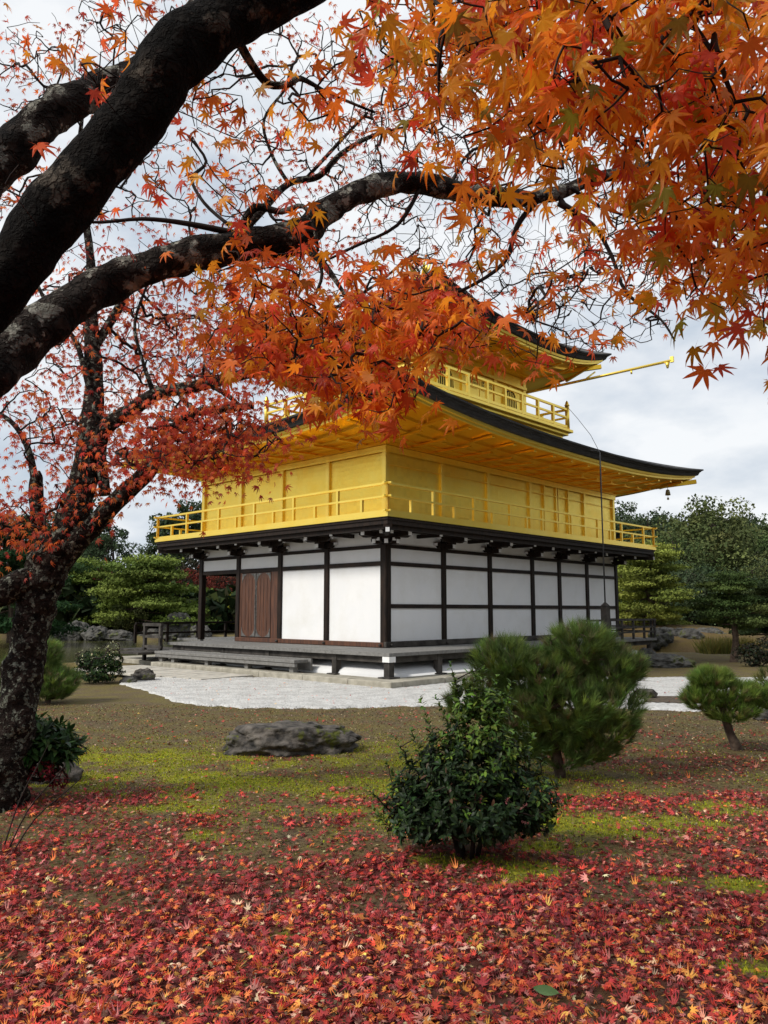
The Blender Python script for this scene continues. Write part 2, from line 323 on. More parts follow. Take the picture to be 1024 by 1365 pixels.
# gravel court
m, n, l, b = new_mat('white_gravel')
t = n.new('ShaderNodeTexCoord'); v = n.new('ShaderNodeTexVoronoi'); v.inputs['Scale'].default_value = 34
z = n.new('ShaderNodeTexNoise'); z.inputs['Scale'].default_value = 3; z.inputs['Detail'].default_value = 8
l.new(t.outputs['Object'], v.inputs['Vector']); l.new(t.outputs['Object'], z.inputs['Vector'])
r = n.new('ShaderNodeValToRGB'); e = r.color_ramp.elements; e[0].position = 0.0; e[0].color = (0.36, 0.35, 0.33, 1); e[1].position = 0.55; e[1].color = (0.60, 0.595, 0.58, 1)
r2 = n.new('ShaderNodeValToRGB'); e = r2.color_ramp.elements; e[0].position = 0.35; e[0].color = (0.78, 0.78, 0.78, 1); e[1].position = 0.6; e[1].color = (1, 1, 1, 1)
l.new(v.outputs['Color'], r.inputs['Fac']); l.new(z.outputs['Fac'], r2.inputs['Fac'])
x = n.new('ShaderNodeMixRGB'); x.blend_type = 'MULTIPLY'; x.inputs[0].default_value = 1; l.new(r.outputs[0], x.inputs[1]); l.new(r2.outputs[0], x.inputs[2])
l.new(x.outputs[0], b.inputs['Base Color']); b.inputs['Roughness'].default_value = 0.9
bp = n.new('ShaderNodeBump'); bp.inputs['Strength'].default_value = 0.8; bp.inputs['Distance'].default_value = 0.02; bp.invert = True
l.new(v.outputs['Distance'], bp.inputs['Height']); l.new(bp.outputs[0], b.inputs['Normal']); M['gravel'] = m
gxs = np.arange(-5.55, 12.6, 0.08); rows = 60; GVv = []
for x_ in gxs:
    y0 = gravel_near(x_) + 0.05 * math.sin(x_ * 9) + 0.03 * math.sin(x_ * 23) + random.uniform(-.05, .05)
    y1 = min(18.2, 19.5) if x_ < 2 else min(18.2 + 0.1 * math.sin(x_ * 3), 19)
    if x_ < -4.0: y1 = 18.2
    for j in range(rows + 1):
        f_ = j / rows; GVv.append((x_, y0 + (y1 - y0) * f_, (0.03 if j else -0.03) + 0.006 * math.sin(x_ * 40 + j * 7)))
idg = np.arange(len(gxs) * (rows + 1)).reshape(len(gxs), rows + 1)
Fg = np.stack([idg[:-1,:-1], idg[1:,:-1], idg[1:,1:], idg[:-1,1:]], -1).reshape(-1, 4)
tag(mesh_np('gravel_court', np.array(GVv), Fg, M['gravel'], smooth=True), 'raked white gravel court around the pavilion', 'gravel', kind='structure')
# a strip of bare soil that crosses the gravel on the right
mb = MB(); p = [grd(858, 938.5), grd(862, 930.5), grd(935, 931), grd(990, 936), grd(985, 941), grd(905, 940)]
mb.add([(q[0], q[1], 0.038) for q in p], [tuple(range(6))]); so_ = mb.build('soil_strip', mat('soil', (0.035, 0.024, 0.016), (0.11, 0.08, 0.05), 20, 0.95, bump=0.6), None)
tag(so_, 'narrow strip of brown soil across the white gravel', 'soil', kind='structure')
# pond
m, n, l, b = new_mat('pond_water'); b.inputs['Base Color'].default_value = (0.075, 0.078, 0.026, 1); b.inputs['Roughness'].default_value = 0.06; b.inputs['IOR'].default_value = 1.33
t = n.new('ShaderNodeTexCoord'); mp = n.new('ShaderNodeMapping'); mp.inputs['Scale'].default_value = (1.2, 3.0, 1); z = n.new('ShaderNodeTexNoise'); z.inputs['Scale'].default_value = 1.2; z.inputs['Detail'].default_value = 5
bp = n.new('ShaderNodeBump'); bp.inputs['Strength'].default_value = 0.25; bp.inputs['Distance'].default_value = 0.05
l.new(t.outputs['Object'], mp.inputs[0]); l.new(mp.outputs[0], z.inputs['Vector']); l.new(z.outputs['Fac'], bp.inputs['Height']); l.new(bp.outputs[0], b.inputs['Normal'])
mb = MB(); mb.add([(-70, 17, -0.25), (70, 17, -0.25), (70, 60, -0.25), (-70, 60, -0.25)], [(0, 1, 2, 3)])
tag(mb.build('pond_water', m), 'still green pond water around the pavilion', 'pond', kind='structure')
# paved path at the foot of the steps (laid beside the podium)
mb = MB()
pu0, pu1 = -4.55, -2.46
def lp(u, v, z): q = Bw(u, v, z); return (q[0], q[1], q[2])
k = 0
vv = 1.9
while vv < 7.0:
    wd = 0.42 + 0.2 * random.random()
    uu0 = pu0 + 0.6 * (1 - (vv - 1.9) / 5) + 0.05 * random.random()
    cuts = [uu0, uu0 + (pu1 - uu0) * (0.35 + 0.3 * random.random()), pu1]
    for c0, c1 in zip(cuts[:-1], cuts[1:]):
        z_ = 0.045 + 0.008 * random.random(); g0 = 0.012
        vs = [lp(c0+g0, vv+g0, 0.0), lp(c1-g0, vv+g0, 0.0), lp(c1-g0, vv+wd-g0, 0.0), lp(c0+g0, vv+wd-g0, 0.0)] + [lp(c0+g0, vv+g0, z_), lp(c1-g0, vv+g0, z_), lp(c1-g0, vv+wd-g0, z_), lp(c0+g0, vv+wd-g0, z_)]
        mb.add(vs, [(4,5,6,7),(0,1,5,4),(1,2,6,5),(2,3,7,6),(3,0,4,7)])
    vv += wd
tag(mb.build('stone_path', mat('path_stone', (0.36, 0.34, 0.30), (0.52, 0.49, 0.43), 4, 0.9, bump=0.3)), 'pale stone slab path beside the pavilion steps', 'path', kind='structure')

# ------------------------------------------------------------------ the golden pavilion
PAV = empty('golden_pavilion', (O3[0], O3[1], 0), ANG, 'three-storey pavilion with white plaster ground floor and gold-leafed upper floors', 'pavilion')
LU, LV = 11.76, 7.83
cu = [0, 2.17, 4.23, 6.41, 7.96, 9.71, 11.76]; cv = [0, 2.06, 3.97, 5.9, 7.83]
def part(mb, name, m, parent=PAV, label=None, bevel=0.0):
    o = mb.build(name, m, parent, bevel)
    if label: o['label'] = label
    return o
# podium: edging stones, with joints
mb = MB()
def edge_stones(mb, p0, p1, w_, h_, horiz):
    L_ = abs(p1 - p0); s_ = min(p0, p1)
    c = s_
    while c < s_ + L_ - 0.01:
        d = min(1.1 + 0.5 * random.random(), s_ + L_ - c)
        if s_ + L_ - (c + d) < 0.4: d = s_ + L_ - c
        if horiz: mb.box((c + 0.004, w_, 0.0), (c + d - 0.004, w_ + 0.34, h_ + 0.004 * random.random()))
        else: mb.box((w_, c + 0.004, 0.0), (w_ + 0.34, c + d - 0.004, h_ + 0.004 * random.random()))
        c += d
edge_stones(mb, -2.06, 10.6, -2.4, 0.14, True); edge_stones(mb, -2.4, 6.62, -2.4, 0.14, False)
mb.box((-2.06, -2.06, 0), (10.6, 10.0, 0.125))
part(mb, 'stone_podium', M['stone'], bevel=0.012)
# white mounded plinth under the floor
mb = MB()
def mound(mb, pts_out, pts_in, h_):
    n_ = 8; rows_ = []
    for i in range(n_ + 1):
        a_ = i / n_ * math.pi / 2; f_ = 1 - math.cos(a_); zz = 0.12 + h_ * math.sin(a_)
        rows_.append([(o_[0] + (q_[0] - o_[0]) * f_, o_[1] + (q_[1] - o_[1]) * f_, zz) for o_, q_ in zip(pts_out, pts_in)])
    m_ = len(pts_out); vs = [p_ for r_ in rows_ for p_ in r_]
    fs = [(i*m_+j, i*m_+j+1, (i+1)*m_+j+1, (i+1)*m_+j) for i in range(n_) for j in range(m_-1)]
    mb.add(vs, fs, True)
mound(mb, [(-1.62, 5.0), (-1.62, -1.62), (LU - 1.5, -1.62), (LU-1.5, 6)], [(-0.9, 5.0), (-0.9, -0.9), (LU - 2.2, -0.9), (LU-2.2, 6)], 0.27)
part(mb, 'plaster_plinth', M['plaster'])
# veranda deck: boards with a pale end grain edge
mb = MB(); kd = 1.75; zd = 0.655
def boards(mb, a0, a1, b0, b1, along_u, z0, z1, wd=0.22):
    c = a0
    while c < a1 - 0.01:
        d = min(wd + 0.03 * random.random(), a1 - c)
        if a1 - (c + d) < 0.08: d = a1 - c
        zz = z1 + 0.003 * random.random()
        if along_u: mb.box((c + .003, b0, z0), (c + d - .003, b1, zz))
        else: mb.box((b0, c + .003, z0), (b1, c + d - .003, zz))
        c += d
boards(mb, 0.0, 11.1, -kd, -0.02, True, zd - 0.07, zd); boards(mb, 0.0, 6.85, -kd, -0.02, False, zd - 0.07, zd)
# mitred corner
for i in range(8):
    a_, b_ = -kd + i * kd / 8, -kd + (i + 1) * kd / 8
    for (p_, q_) in (((a_, a_), (b_ - .004, 0)), ((a_, a_), (0, b_ - .004))):
        pass
mb.box((-kd, -kd, zd - 0.07), (-0.003, -0.003, zd + 0.001))
boards(mb, 5.9, 9.2, 0.02, LU - 0.3, False, zd - 0.06, zd + 0.01)
part(mb, 'veranda_deck', M['greywood'])
mb = MB()   # edge beams under the deck
mb.box((-kd + 0.10, -kd + 0.10, zd - 0.21), (11.0, -kd + 0.22, zd - 0.072)); mb.box((-kd + 0.10, -kd + 0.223, zd - 0.21), (-kd + 0.22, 6.75, zd - 0.072))
mb.box((-0.15, -0.15, 0.42), (LU, -0.03, 0.645)); mb.box((-0.15, -0.027, 0.42), (-0.03, 5.9, 0.645))
mb.box((-0.3, 5.9, 0.3), (LU, 6.0, 0.60))
part(mb, 'deck_beam', M['greydark'], bevel=0.006)
for v_ in [0.45 + 1.9 * i for i in range(1, 4)] + [-0.05]:
    mb = MB(); mb.box((-kd + 0.08, v_, 0.15), (-kd + 0.23, v_ + 0.15, zd - 0.074)); mb.box((-kd - 0.02, v_ - .06, 0.13), (-kd + 0.33, v_ + 0.21, 0.155)); part(mb, 'deck_post', M['greydark'], bevel=0.006)
for u_ in [-0.05, 1.75, 3.7, 5.6, 7.5, 9.3, 10.8]:
    mb = MB(); mb.box((u_, -kd + 0.08, 0.15), (u_ + 0.15, -kd + 0.23, zd - 0.074)); mb.box((u_ - .06, -kd - 0.02, 0.13), (u_ + 0.21, -kd + 0.33, 0.155)); part(mb, 'deck_post', M['greydark'], bevel=0.006)
mb = MB(); mb.box((-kd + 0.04, -kd + 0.04, 0.15), (-kd + 0.20, -kd + 0.20, zd - 0.073)); mb.box((-kd - 0.04, -kd - 0.04, 0.13), (-kd + 0.30, -kd + 0.30, 0.155))
dp_ = part(mb, 'deck_post', M['greydark'], bevel=0.006)
mb = MB(); mb.box((-kd + 0.0, -kd + 0.0, zd - 0.19), (-kd + 0.20, -kd + 0.20, zd - 0.075)); part(mb, 'white_cap', M['whitepaint'], dp_, label='white painted cap at the deck corner')
# bench-like step in front of the east side
mb = MB(); mb.box((-2.22, 0.75, 0.36), (-1.80, 6.75, 0.43)); mb.box((-2.20, 0.76, 0.27), (-2.12, 6.74, 0.357))
for v_ in (0.9, 2.6, 4.3, 5.9, 6.5): mb.box((-2.12, v_, 0.14), (-1.98, v_ + 0.14, 0.357))
mb.box((-kd + 0.0, 0.72, 0.18), (-kd + 0.06, 6.8, zd - 0.21))
part(mb, 'step_bench', M['greywood'], bevel=0.006)
# rails at deck level
def rail_run(name, pts, z0, z1, posts, m_, mid=(0.5,), r=0.05, parent=PAV):
    mb = MB(); (a_, b_) = pts
    mb.bar((*a_, z1), (*b_, z1), r * 1.5, r); part(mb, name, m_, parent); root = C.objects[-1] if False else bpy.data.objects[mb_last()]
    return root
def mb_last(): return list(bpy.data.objects.keys())[-1]
def railing(name, a_, b_, z0, z1, npost, m_, mids, over=0.0, tk=0.055):
    a_ = Vector((*a_, 0)); b_ = Vector((*b_, 0)); d = (b_ - a_).normalized()
    mb = MB(); p = a_ - d * over; q = b_ + d * over
    mb.bar((p.x, p.y, z1), (q.x, q.y, z1), tk * 1.15, tk)
    for mz in mids: mb.bar((p.x, p.y, mz), (q.x, q.y, mz), tk * 0.95, tk * 0.9)
    o = part(mb, name, m_)
    for i in range(npost):
        c = a_.lerp(b_, i / (npost - 1)); mbp = MB(); mbp.box((c.x - tk*.55, c.y - tk*.55, z0), (c.x + tk*.55, c.y + tk*.55, z1 - tk * 0.5)); mbp.build('post', m_, o)
    return o
railing('deck_railing', (6.5, -kd + 0.05), (11.05, -kd + 0.05), zd, 1.25, 7, M['greydark'], (0.87, 1.02), 0.08)
railing('deck_railing', (11.02, -kd + 0.15), (11.02, 2.0), zd, 1.25, 4, M['greydark'], (0.87, 1.02), 0.05)
railing('deck_railing', (-1.5, 9.12), (LU, 9.12), zd - 0.1, 1.15, 13, M['darkwood'], (0.85,), 0.0, 0.065)
railing('deck_railing', (-1.95, 6.9), (-1.95, 7.75), 0.1, 1.14, 2, M['greydark'], (0.52, 0.80), 0.08, 0.08)
mb = MB(); mb.box((-2.6, 6.95, 0.33), (-1.6, 7.95, 0.39)); mb.box((-2.0, 6.86, 0.36), (-0.6, 9.1, 0.42)); part(mb, 'landing_step', M['greydark'])
# ground-floor frame
cz0, cz1 = 0.66, 3.46
for u_ in cu:
    mb = MB(); h_ = 0.10 if u_ == 0 else 0.085; mb.box((u_ - h_, -h_, cz0), (u_ + h_, h_, cz1)); part(mb, 'column', M['darkwood'], bevel=0.015)
for v_ in cv[1:]:
    mb = MB(); h_ = 0.085; mb.box((-h_, v_ - h_, cz0), (h_, v_ + h_, cz1)); part(mb, 'column', M['darkwood'], bevel=0.015)
for u_ in cu[1:]:
    mb = MB(); h_ = 0.085; mb.box((u_ - h_, LV - h_, cz0), (u_ + h_, LV + h_, cz1)); part(mb, 'column', M['darkwood'], bevel=0.015)
for v_ in cv[1:-1]:
    mb = MB(); h_ = 0.085; mb.box((LU - h_, v_ - h_, cz0), (LU + h_, v_ + h_, cz1)); part(mb, 'column', M['darkwood'], bevel=0.015)
def beam_u(z0, z1, v0, name='beam', m_=None, u0=0.0, u1=LU, th=0.065, extra=0.0):
    mb = MB()
    for a_, b_ in zip(cu[:-1], cu[1:]):
        if a_ < u0 - .01 or b_ > u1 + .01: continue
        mb.box((a_ + 0.08, v0 - th, z0), (b_ - 0.08, v0 + th, z1))
    part(mb, name, m_ or M['beamwood'])
def beam_v(z0, z1, u0, name='beam', m_=None, v0=0.0, v1=LV, th=0.065):
    mb = MB()
    for a_, b_ in zip(cv[:-1], cv[1:]):
        if a_ < v0 - .01 or b_ > v1 + .01: continue
        mb.box((u0 - th, a_ + 0.08, z0), (u0 + th, b_ - 0.08, z1))
    part(mb, name, m_ or M['beamwood'])
M['sillwood'] = mat('brown_grey_sill', (0.06, 0.045, 0.038), (0.13, 0.11, 0.10), 4, 0.7, bump=0.2)
for zz0, zz1 in ((1.60, 1.70), (2.63, 2.73), (3.06, 3.15)): beam_u(zz0, zz1, 0)
for zz0, zz1 in ((2.63, 2.74), (3.06, 3.15)): beam_v(zz0, zz1, 0); beam_v(zz0, zz1, LU)
for zz0, zz1 in ((2.63, 2.73), (3.06, 3.15)): beam_u(zz0, zz1, LV)
mb = MB(); mb.box((-0.12, -0.13, 0.662), (LU + 0.1, -0.035, 0.80)); part(mb, 'sill', M['greydark'], bevel=0.01)
mb = MB(); mb.box((-0.125, -0.03, 0.662), (-0.03, 5.9, 0.78)); part(mb, 'sill', M['redwood'], bevel=0.01)
# bolts heads on sills are small round pegs
for i, (p_, ax) in enumerate([((-0.14, 0.05), 0), ((-0.14, 2.06), 0), ((-0.14, 3.97), 0), ((0.05, -0.15), 1), ((2.17, -0.15), 1), ((4.23, -0.15), 1), ((6.41, -0.15), 1)]):
    mb = MB()
    d_ = Vector((0.03, 0, 0)) if ax == 0 else Vector((0, 0.03, 0)); c_ = Vector((*p_, 0.72)); mb.tube([c_ - d_, c_ + d_], 0.035, 8); part(mb, 'peg', M['greydark'])
# plaster panels
def panel(a, b): mb = MB(); mb.box(a, b); part(mb, 'plaster_panel', M['plaster'])
for a_, b_ in zip(cu[:-1], cu[1:]):
    for z0, z1 in ((0.80, 1.60), (1.70, 2.63), (2.73, 3.06), (3.15, 3.50)): panel((a_ + 0.086, -0.03, z0), (b_ - 0.086, 0.03, z1))
    for z0, z1 in ((2.73, 3.06), (3.15, 3.50)): panel((a_ + 0.086, LV - 0.03, z0), (b_ - 0.086, LV + 0.03, z1))
for i, (a_, b_) in enumerate(zip(cv[:-1], cv[1:])):
    if i < 2: panel((-0.03, a_ + 0.086, 0.78), (0.03, b_ - 0.086, 2.63))
    for z0, z1 in ((2.74, 3.06), (3.15, 3.50)): panel((-0.03, a_ + 0.086, z0), (0.03, b_ - 0.086, z1))
    if i < 3: panel((LU - 0.03, a_ + 0.086, 0.7), (LU + 0.03, b_ - 0.086, 2.63))
    for z0, z1 in ((2.74, 3.06), (3.15, 3.50)): panel((LU - 0.03, a_ + 0.086, z0), (LU + 0.03, b_ - 0.086, z1))
mb = MB(); mb.box((0.2, 5.86, 0.66), (LU, 5.94, 3.5)); part(mb, 'inner_wall', M['beamwood'])
mb = MB(); mb.box((0.1, 0.1, 3.50), (LU - 0.1, LV - 0.1, 3.55)); part(mb, 'ceiling', M['beamwood'])
# double door, framed in the third bay
va, vb = 3.97 + 0.086, 5.9 - 0.086
mb = MB(); mb.box((-0.05, va, 0.78), (0.04, va + 0.30, 2.63)); mb.box((-0.05, vb - 0.10, 0.78), (0.04, vb, 2.63)); mb.box((0.02, va + .3, 0.78), (0.04, vb - .1, 2.63))
part(mb, 'door_frame', M['redwood'])
dv0, dv1 = va + 0.32, vb - 0.12; mid = (dv0 + dv1) / 2
for (a_, b_) in ((dv0, mid - 0.03), (mid + 0.03, dv1)):
    mb = MB(); mb.box((-0.055, a_, 0.80), (0.015, b_, 2.61)); 
    for i in range(1, 4):
        c_ = a_ + (b_ - a_) * i / 4; mb.box((-0.062, c_ - 0.008, 0.98), (-0.056, c_ + 0.008, 2.46))
    d_ = part(mb, 'door', M['redwood'])
    mb = MB(); w_ = b_ - a_                   # pale corner fittings with a scalloped inner edge
    for (zc, sg) in ((2.60, -1), (0.81, 1)):
        for (vc, sv_) in ((a_, 1), (b_, -1)):
            ps = [(-0.064, vc, zc), (-0.064, vc + sv_ * w_ * 0.40, zc), (-0.064, vc + sv_ * w_ * 0.28, zc + sg * 0.03), (-0.064, vc + sv_ * w_ * 0.15, zc + sg * 0.08), (-0.064, vc + sv_ * w_ * 0.06, zc + sg * 0.17), (-0.064, vc, zc + sg * 0.27)]
            mb.add(ps, [tuple(range(6))]); mb.add([(p_[0] + .004, p_[1], p_[2]) for p_ in ps], [tuple(range(6))[::-1]])
    mb.build('corner_fitting', M['metal'], d_)
    mb = MB(); mb.box((-0.066, (a_ if a_ > mid else b_) - 0.012, 0.8), (-0.057, (a_ if a_ > mid else b_) + 0.012, 2.61)); mb.build('meeting_strip', M['metal'], d_)
# brackets: an arm out from each column, arms to each side, white tips
def bracket(u_, v_, du, dv, corner=False):
    mb = MB(); tips = MB(); o = Vector((u_, v_, 0)); nrm = Vector((du, dv, 0)); tan = Vector((-dv, du, 0)).normalized()
    nl = nrm.normalized()
    mb.bar(o + nl * 0.06 + Vector((0, 0, 3.20)), o + nl * 0.40 + Vector((0, 0, 3.20)), 0.10, 0.12)
    mb.bar(o + nl * 0.06 + Vector((0, 0, 3.37)), o + nl * 0.78 * nrm.length + Vector((0, 0, 3.37)), 0.10, 0.12)
    ss = (-1, 1) if not corner else ()
    for (off, zz, ln) in ((0.10, 3.22, 0.36), (0.36, 3.37, 0.52)):
        if corner: continue
        c = o + nl * off
        prof = [(-ln, 0.07), (-ln, 0.02), (-ln * 0.7, -0.06), (ln * 0.7, -0.06), (ln, 0.02), (ln, 0.07)]
        vs = [c + tan * a_ + nl * s_ + Vector((0, 0, zz + b_)) for s_ in (-0.05, 0.05) for a_, b_ in prof]
        mb.add(vs, [tuple(range(6)), tuple(range(11, 5, -1))] + [(i, (i+1) % 6, (i+1) % 6 + 6, i + 6) for i in range(6)])
        for s_ in ss:
            q = c + tan * s_ * (ln + 0.016) + Vector((0, 0, zz + 0.03)); tips.bar(q - tan * 0.015, q + tan * 0.015, 0.09, 0.07)
    for (d_, zz) in ((0.415, 3.20), (0.80 * nrm.length, 3.37)):
        q = o + nl * d_ + Vector((0, 0, zz)); tips.bar(q - nl * 0.015, q + nl * 0.015, 0.09, 0.10); 
        q = o + nl * (d_ - 0.10) + Vector((0, 0, zz + 0.09)); mb.bar(q - nl * 0.09, q + nl * 0.09, 0.19, 0.07)
    b_ = part(mb, 'bracket', M['darkwood'])
    for i in range(0, len(tips.v), 8):
        t1 = MB(); t1.add(tips.v[i:i+8], tips.f[:6]); t1.build('bracket_tip', M['whitepaint'], b_)
for u_ in cu[1:-1]: bracket(u_, 0, 0, -1)
for v_ in cv[1:-1]: bracket(0, v_, -1, 0)
for u_ in (1.08, 3.2, 5.32, 7.2, 8.85, 10.7): 
    mb = MB(); mb.bar((u_, -0.1, 3.40), (u_, -0.85, 3.40), 0.09, 0.10); b_ = part(mb, 'bracket', M['darkwood']); mb = MB(); mb.bar((u_, -0.852, 3.40), (u_, -0.88, 3.40), 0.08, 0.085); mb.build('bracket_tip', M['whitepaint'], b_)
for v_ in (1.03, 3.0, 4.95, 6.9):
    mb = MB(); mb.bar((-0.1, v_, 3.40), (-0.85, v_, 3.40), 0.09, 0.10); b_ = part(mb, 'bracket', M['darkwood']); mb = MB(); mb.bar((-0.852, v_, 3.40), (-0.88, v_, 3.40), 0.08, 0.085); mb.build('bracket_tip', M['whitepaint'], b_)
bracket(0, 0, -1.25, -1.25, True); bracket(LU, 0, 1.25, -1.25, True); bracket(0, LV, -1.25, 1.25, True)
bracket(0, 0, -1, 0); bracket(0, 0, 0, -1); bracket(LU, 0, 0, -1); bracket(0, LV, -1, 0)
# balcony of the second floor
kb = 1.08
mb = MB()
mb.box((-kb + 0.06, -kb + 0.06, 3.50), (LU + kb - 0.06, LV + kb - 0.06, 3.60))
mb.box((-kb + 0.03, -kb + 0.03, 3.60), (LU + kb - 0.03, LV + kb - 0.03, 3.66))
for (a_, b_) in (((-kb + .14, -kb + .14), (LU + kb - .14, -kb + .26)), ((-kb + .14, -kb + .263), (-kb + .26, LV + kb - .14))): mb.box((*a_, 3.40), (*b_, 3.498))
mb.box((-0.55, -0.55, 3.42), (LU + 0.55, -0.45, 3.499)); mb.box((-0.55, -0.447, 3.42), (-0.45, LV + 0.55, 3.499))
part(mb, 'balcony_structure', M['darkwood'])
mb = MB(); mb.box((-kb, -kb, 3.662), (LU + kb, LV + kb, 3.73)); mb.box((-kb + .02, -kb + .02, 3.732), (-kb + 0.10, LV + kb - .02, 3.79)); mb.box((-kb + .103, -kb + .02, 3.732), (LU + kb - .02, -kb + .10, 3.79)); mb.box((LU + kb - .1, -kb + .103, 3.732), (LU + kb - .02, LV + kb - .02, 3.79)); mb.box((-kb + .103, LV + kb - .1, 3.732), (LU + kb - .103, LV + kb - .02, 3.79))
part(mb, 'balcony_floor', M['gold_pale'])
def gold_rail(a_, b_, seq):
    a_ = Vector((*a_, 0)); b_ = Vector((*b_, 0)); d = (b_ - a_).normalized(); Ln = (b_ - a_).length
    mb = MB(); mb.bar(a_ - d * 0.14 + Vector((0, 0, 4.43)), b_ + d * 0.14 + Vector((0, 0, 4.43)), 0.065, 0.05)
    mb.bar(a_ - d * 0.14 + Vector((0, 0, 4.13)), b_ + d * 0.14 + Vector((0, 0, 4.13)), 0.06, 0.045)
    mb.bar(a_ - d * 0.12 + Vector((0, 0, 3.80)), b_ + d * 0.12 + Vector((0, 0, 3.80)), 0.06, 0.04)
    o = part(mb, 'balcony_railing', M['gold_pale'])
    n_ = int(round(Ln / 0.815))
    for i in range(n_ + 1):
        c = a_.lerp(b_, i / n_); tall = (i % 2 == 0) or i == n_
        mbp = MB(); mbp.box((c.x - .032, c.y - .032, 3.822), (c.x + .032, c.y + .032, 4.404 if tall else 4.106)); mbp.build('baluster', M['gold_pale'], o)
r_ = kb - 0.06
gold_rail((-r_, -r_), (LU + r_, -r_), 0); gold_rail((-r_, -r_), (-r_, LV + r_), 0); gold_rail((LU + r_, -r_), (LU + r_, LV + r_), 0); gold_rail((-r_, LV + r_), (LU + r_, LV + r_), 0)
# second-floor walls
z0, z1 = 3.732, 5.64
mb = MB(); mb.box((0.0, 0.0, z0), (LU, 0.05, z1)); part(mb, 'gold_wall', M['gold'])
mb = MB(); mb.box((0.0, 0.053, z0), (0.05, LV, z1)); part(mb, 'gold_wall', M['gold'])
mb = MB(); mb.box((LU - .05, 0.053, z0), (LU, LV, z1)); part(mb, 'gold_wall', M['gold'])
mb = MB(); mb.box((0.053, LV - .05, z0), (LU - .053, LV, z1)); part(mb, 'gold_wall', M['gold'])
for u_ in cu + [7.2, 8.85 - 0.2]:
    if u_ in (7.96,): continue
    hw = 0.07 if u_ in cu else 0.035
    mb = MB(); mb.box((u_ - hw, -0.07, z0 + .002), (u_ + hw, 0.07, 5.66)); part(mb, 'gold_column', M['gold_pale'], bevel=0.012)
mb = MB(); mb.box((7.9, -0.05, z0 + .002), (7.97, 0.02, 5.6)); mb.box((8.03, -0.05, z0 + .002), (8.10, 0.02, 5.6)); part(mb, 'gold_door_frame', M['gold_pale'])
for v_ in cv[1:]:
    mb = MB(); mb.box((-0.07, v_ - .07, z0 + .002), (0.07, v_ + .07, 5.66)); part(mb, 'gold_column', M['gold_pale'], bevel=0.012)
for v_ in cv[1:]:
    mb = MB(); mb.box((LU - 0.07, v_ - .07, z0 + .002), (LU + 0.07, v_ + .07, 5.66)); part(mb, 'gold_column', M['gold_pale'], bevel=0.012)
mb = MB(); mb.box((-0.09, -0.10, 5.44), (LU + 0.09, -0.073, 5.60)); mb.box((-0.10, -0.097, 5.44), (-0.073, LV + .09, 5.60)); mb.box((-0.05, -0.075, 5.14), (LU + 0.05, -0.052, 5.16))
part(mb, 'gold_lintel', M['gold'])
mb = MB(); mb.box((-0.13, -0.13, 5.61), (LU + 0.13, LV + 0.13, 5.70)); mb.box((-0.42, -0.42, 5.702), (LU + 0.42, LV + 0.42, 5.745)); part(mb, 'gold_eave_beam', M['gold_soffit'])

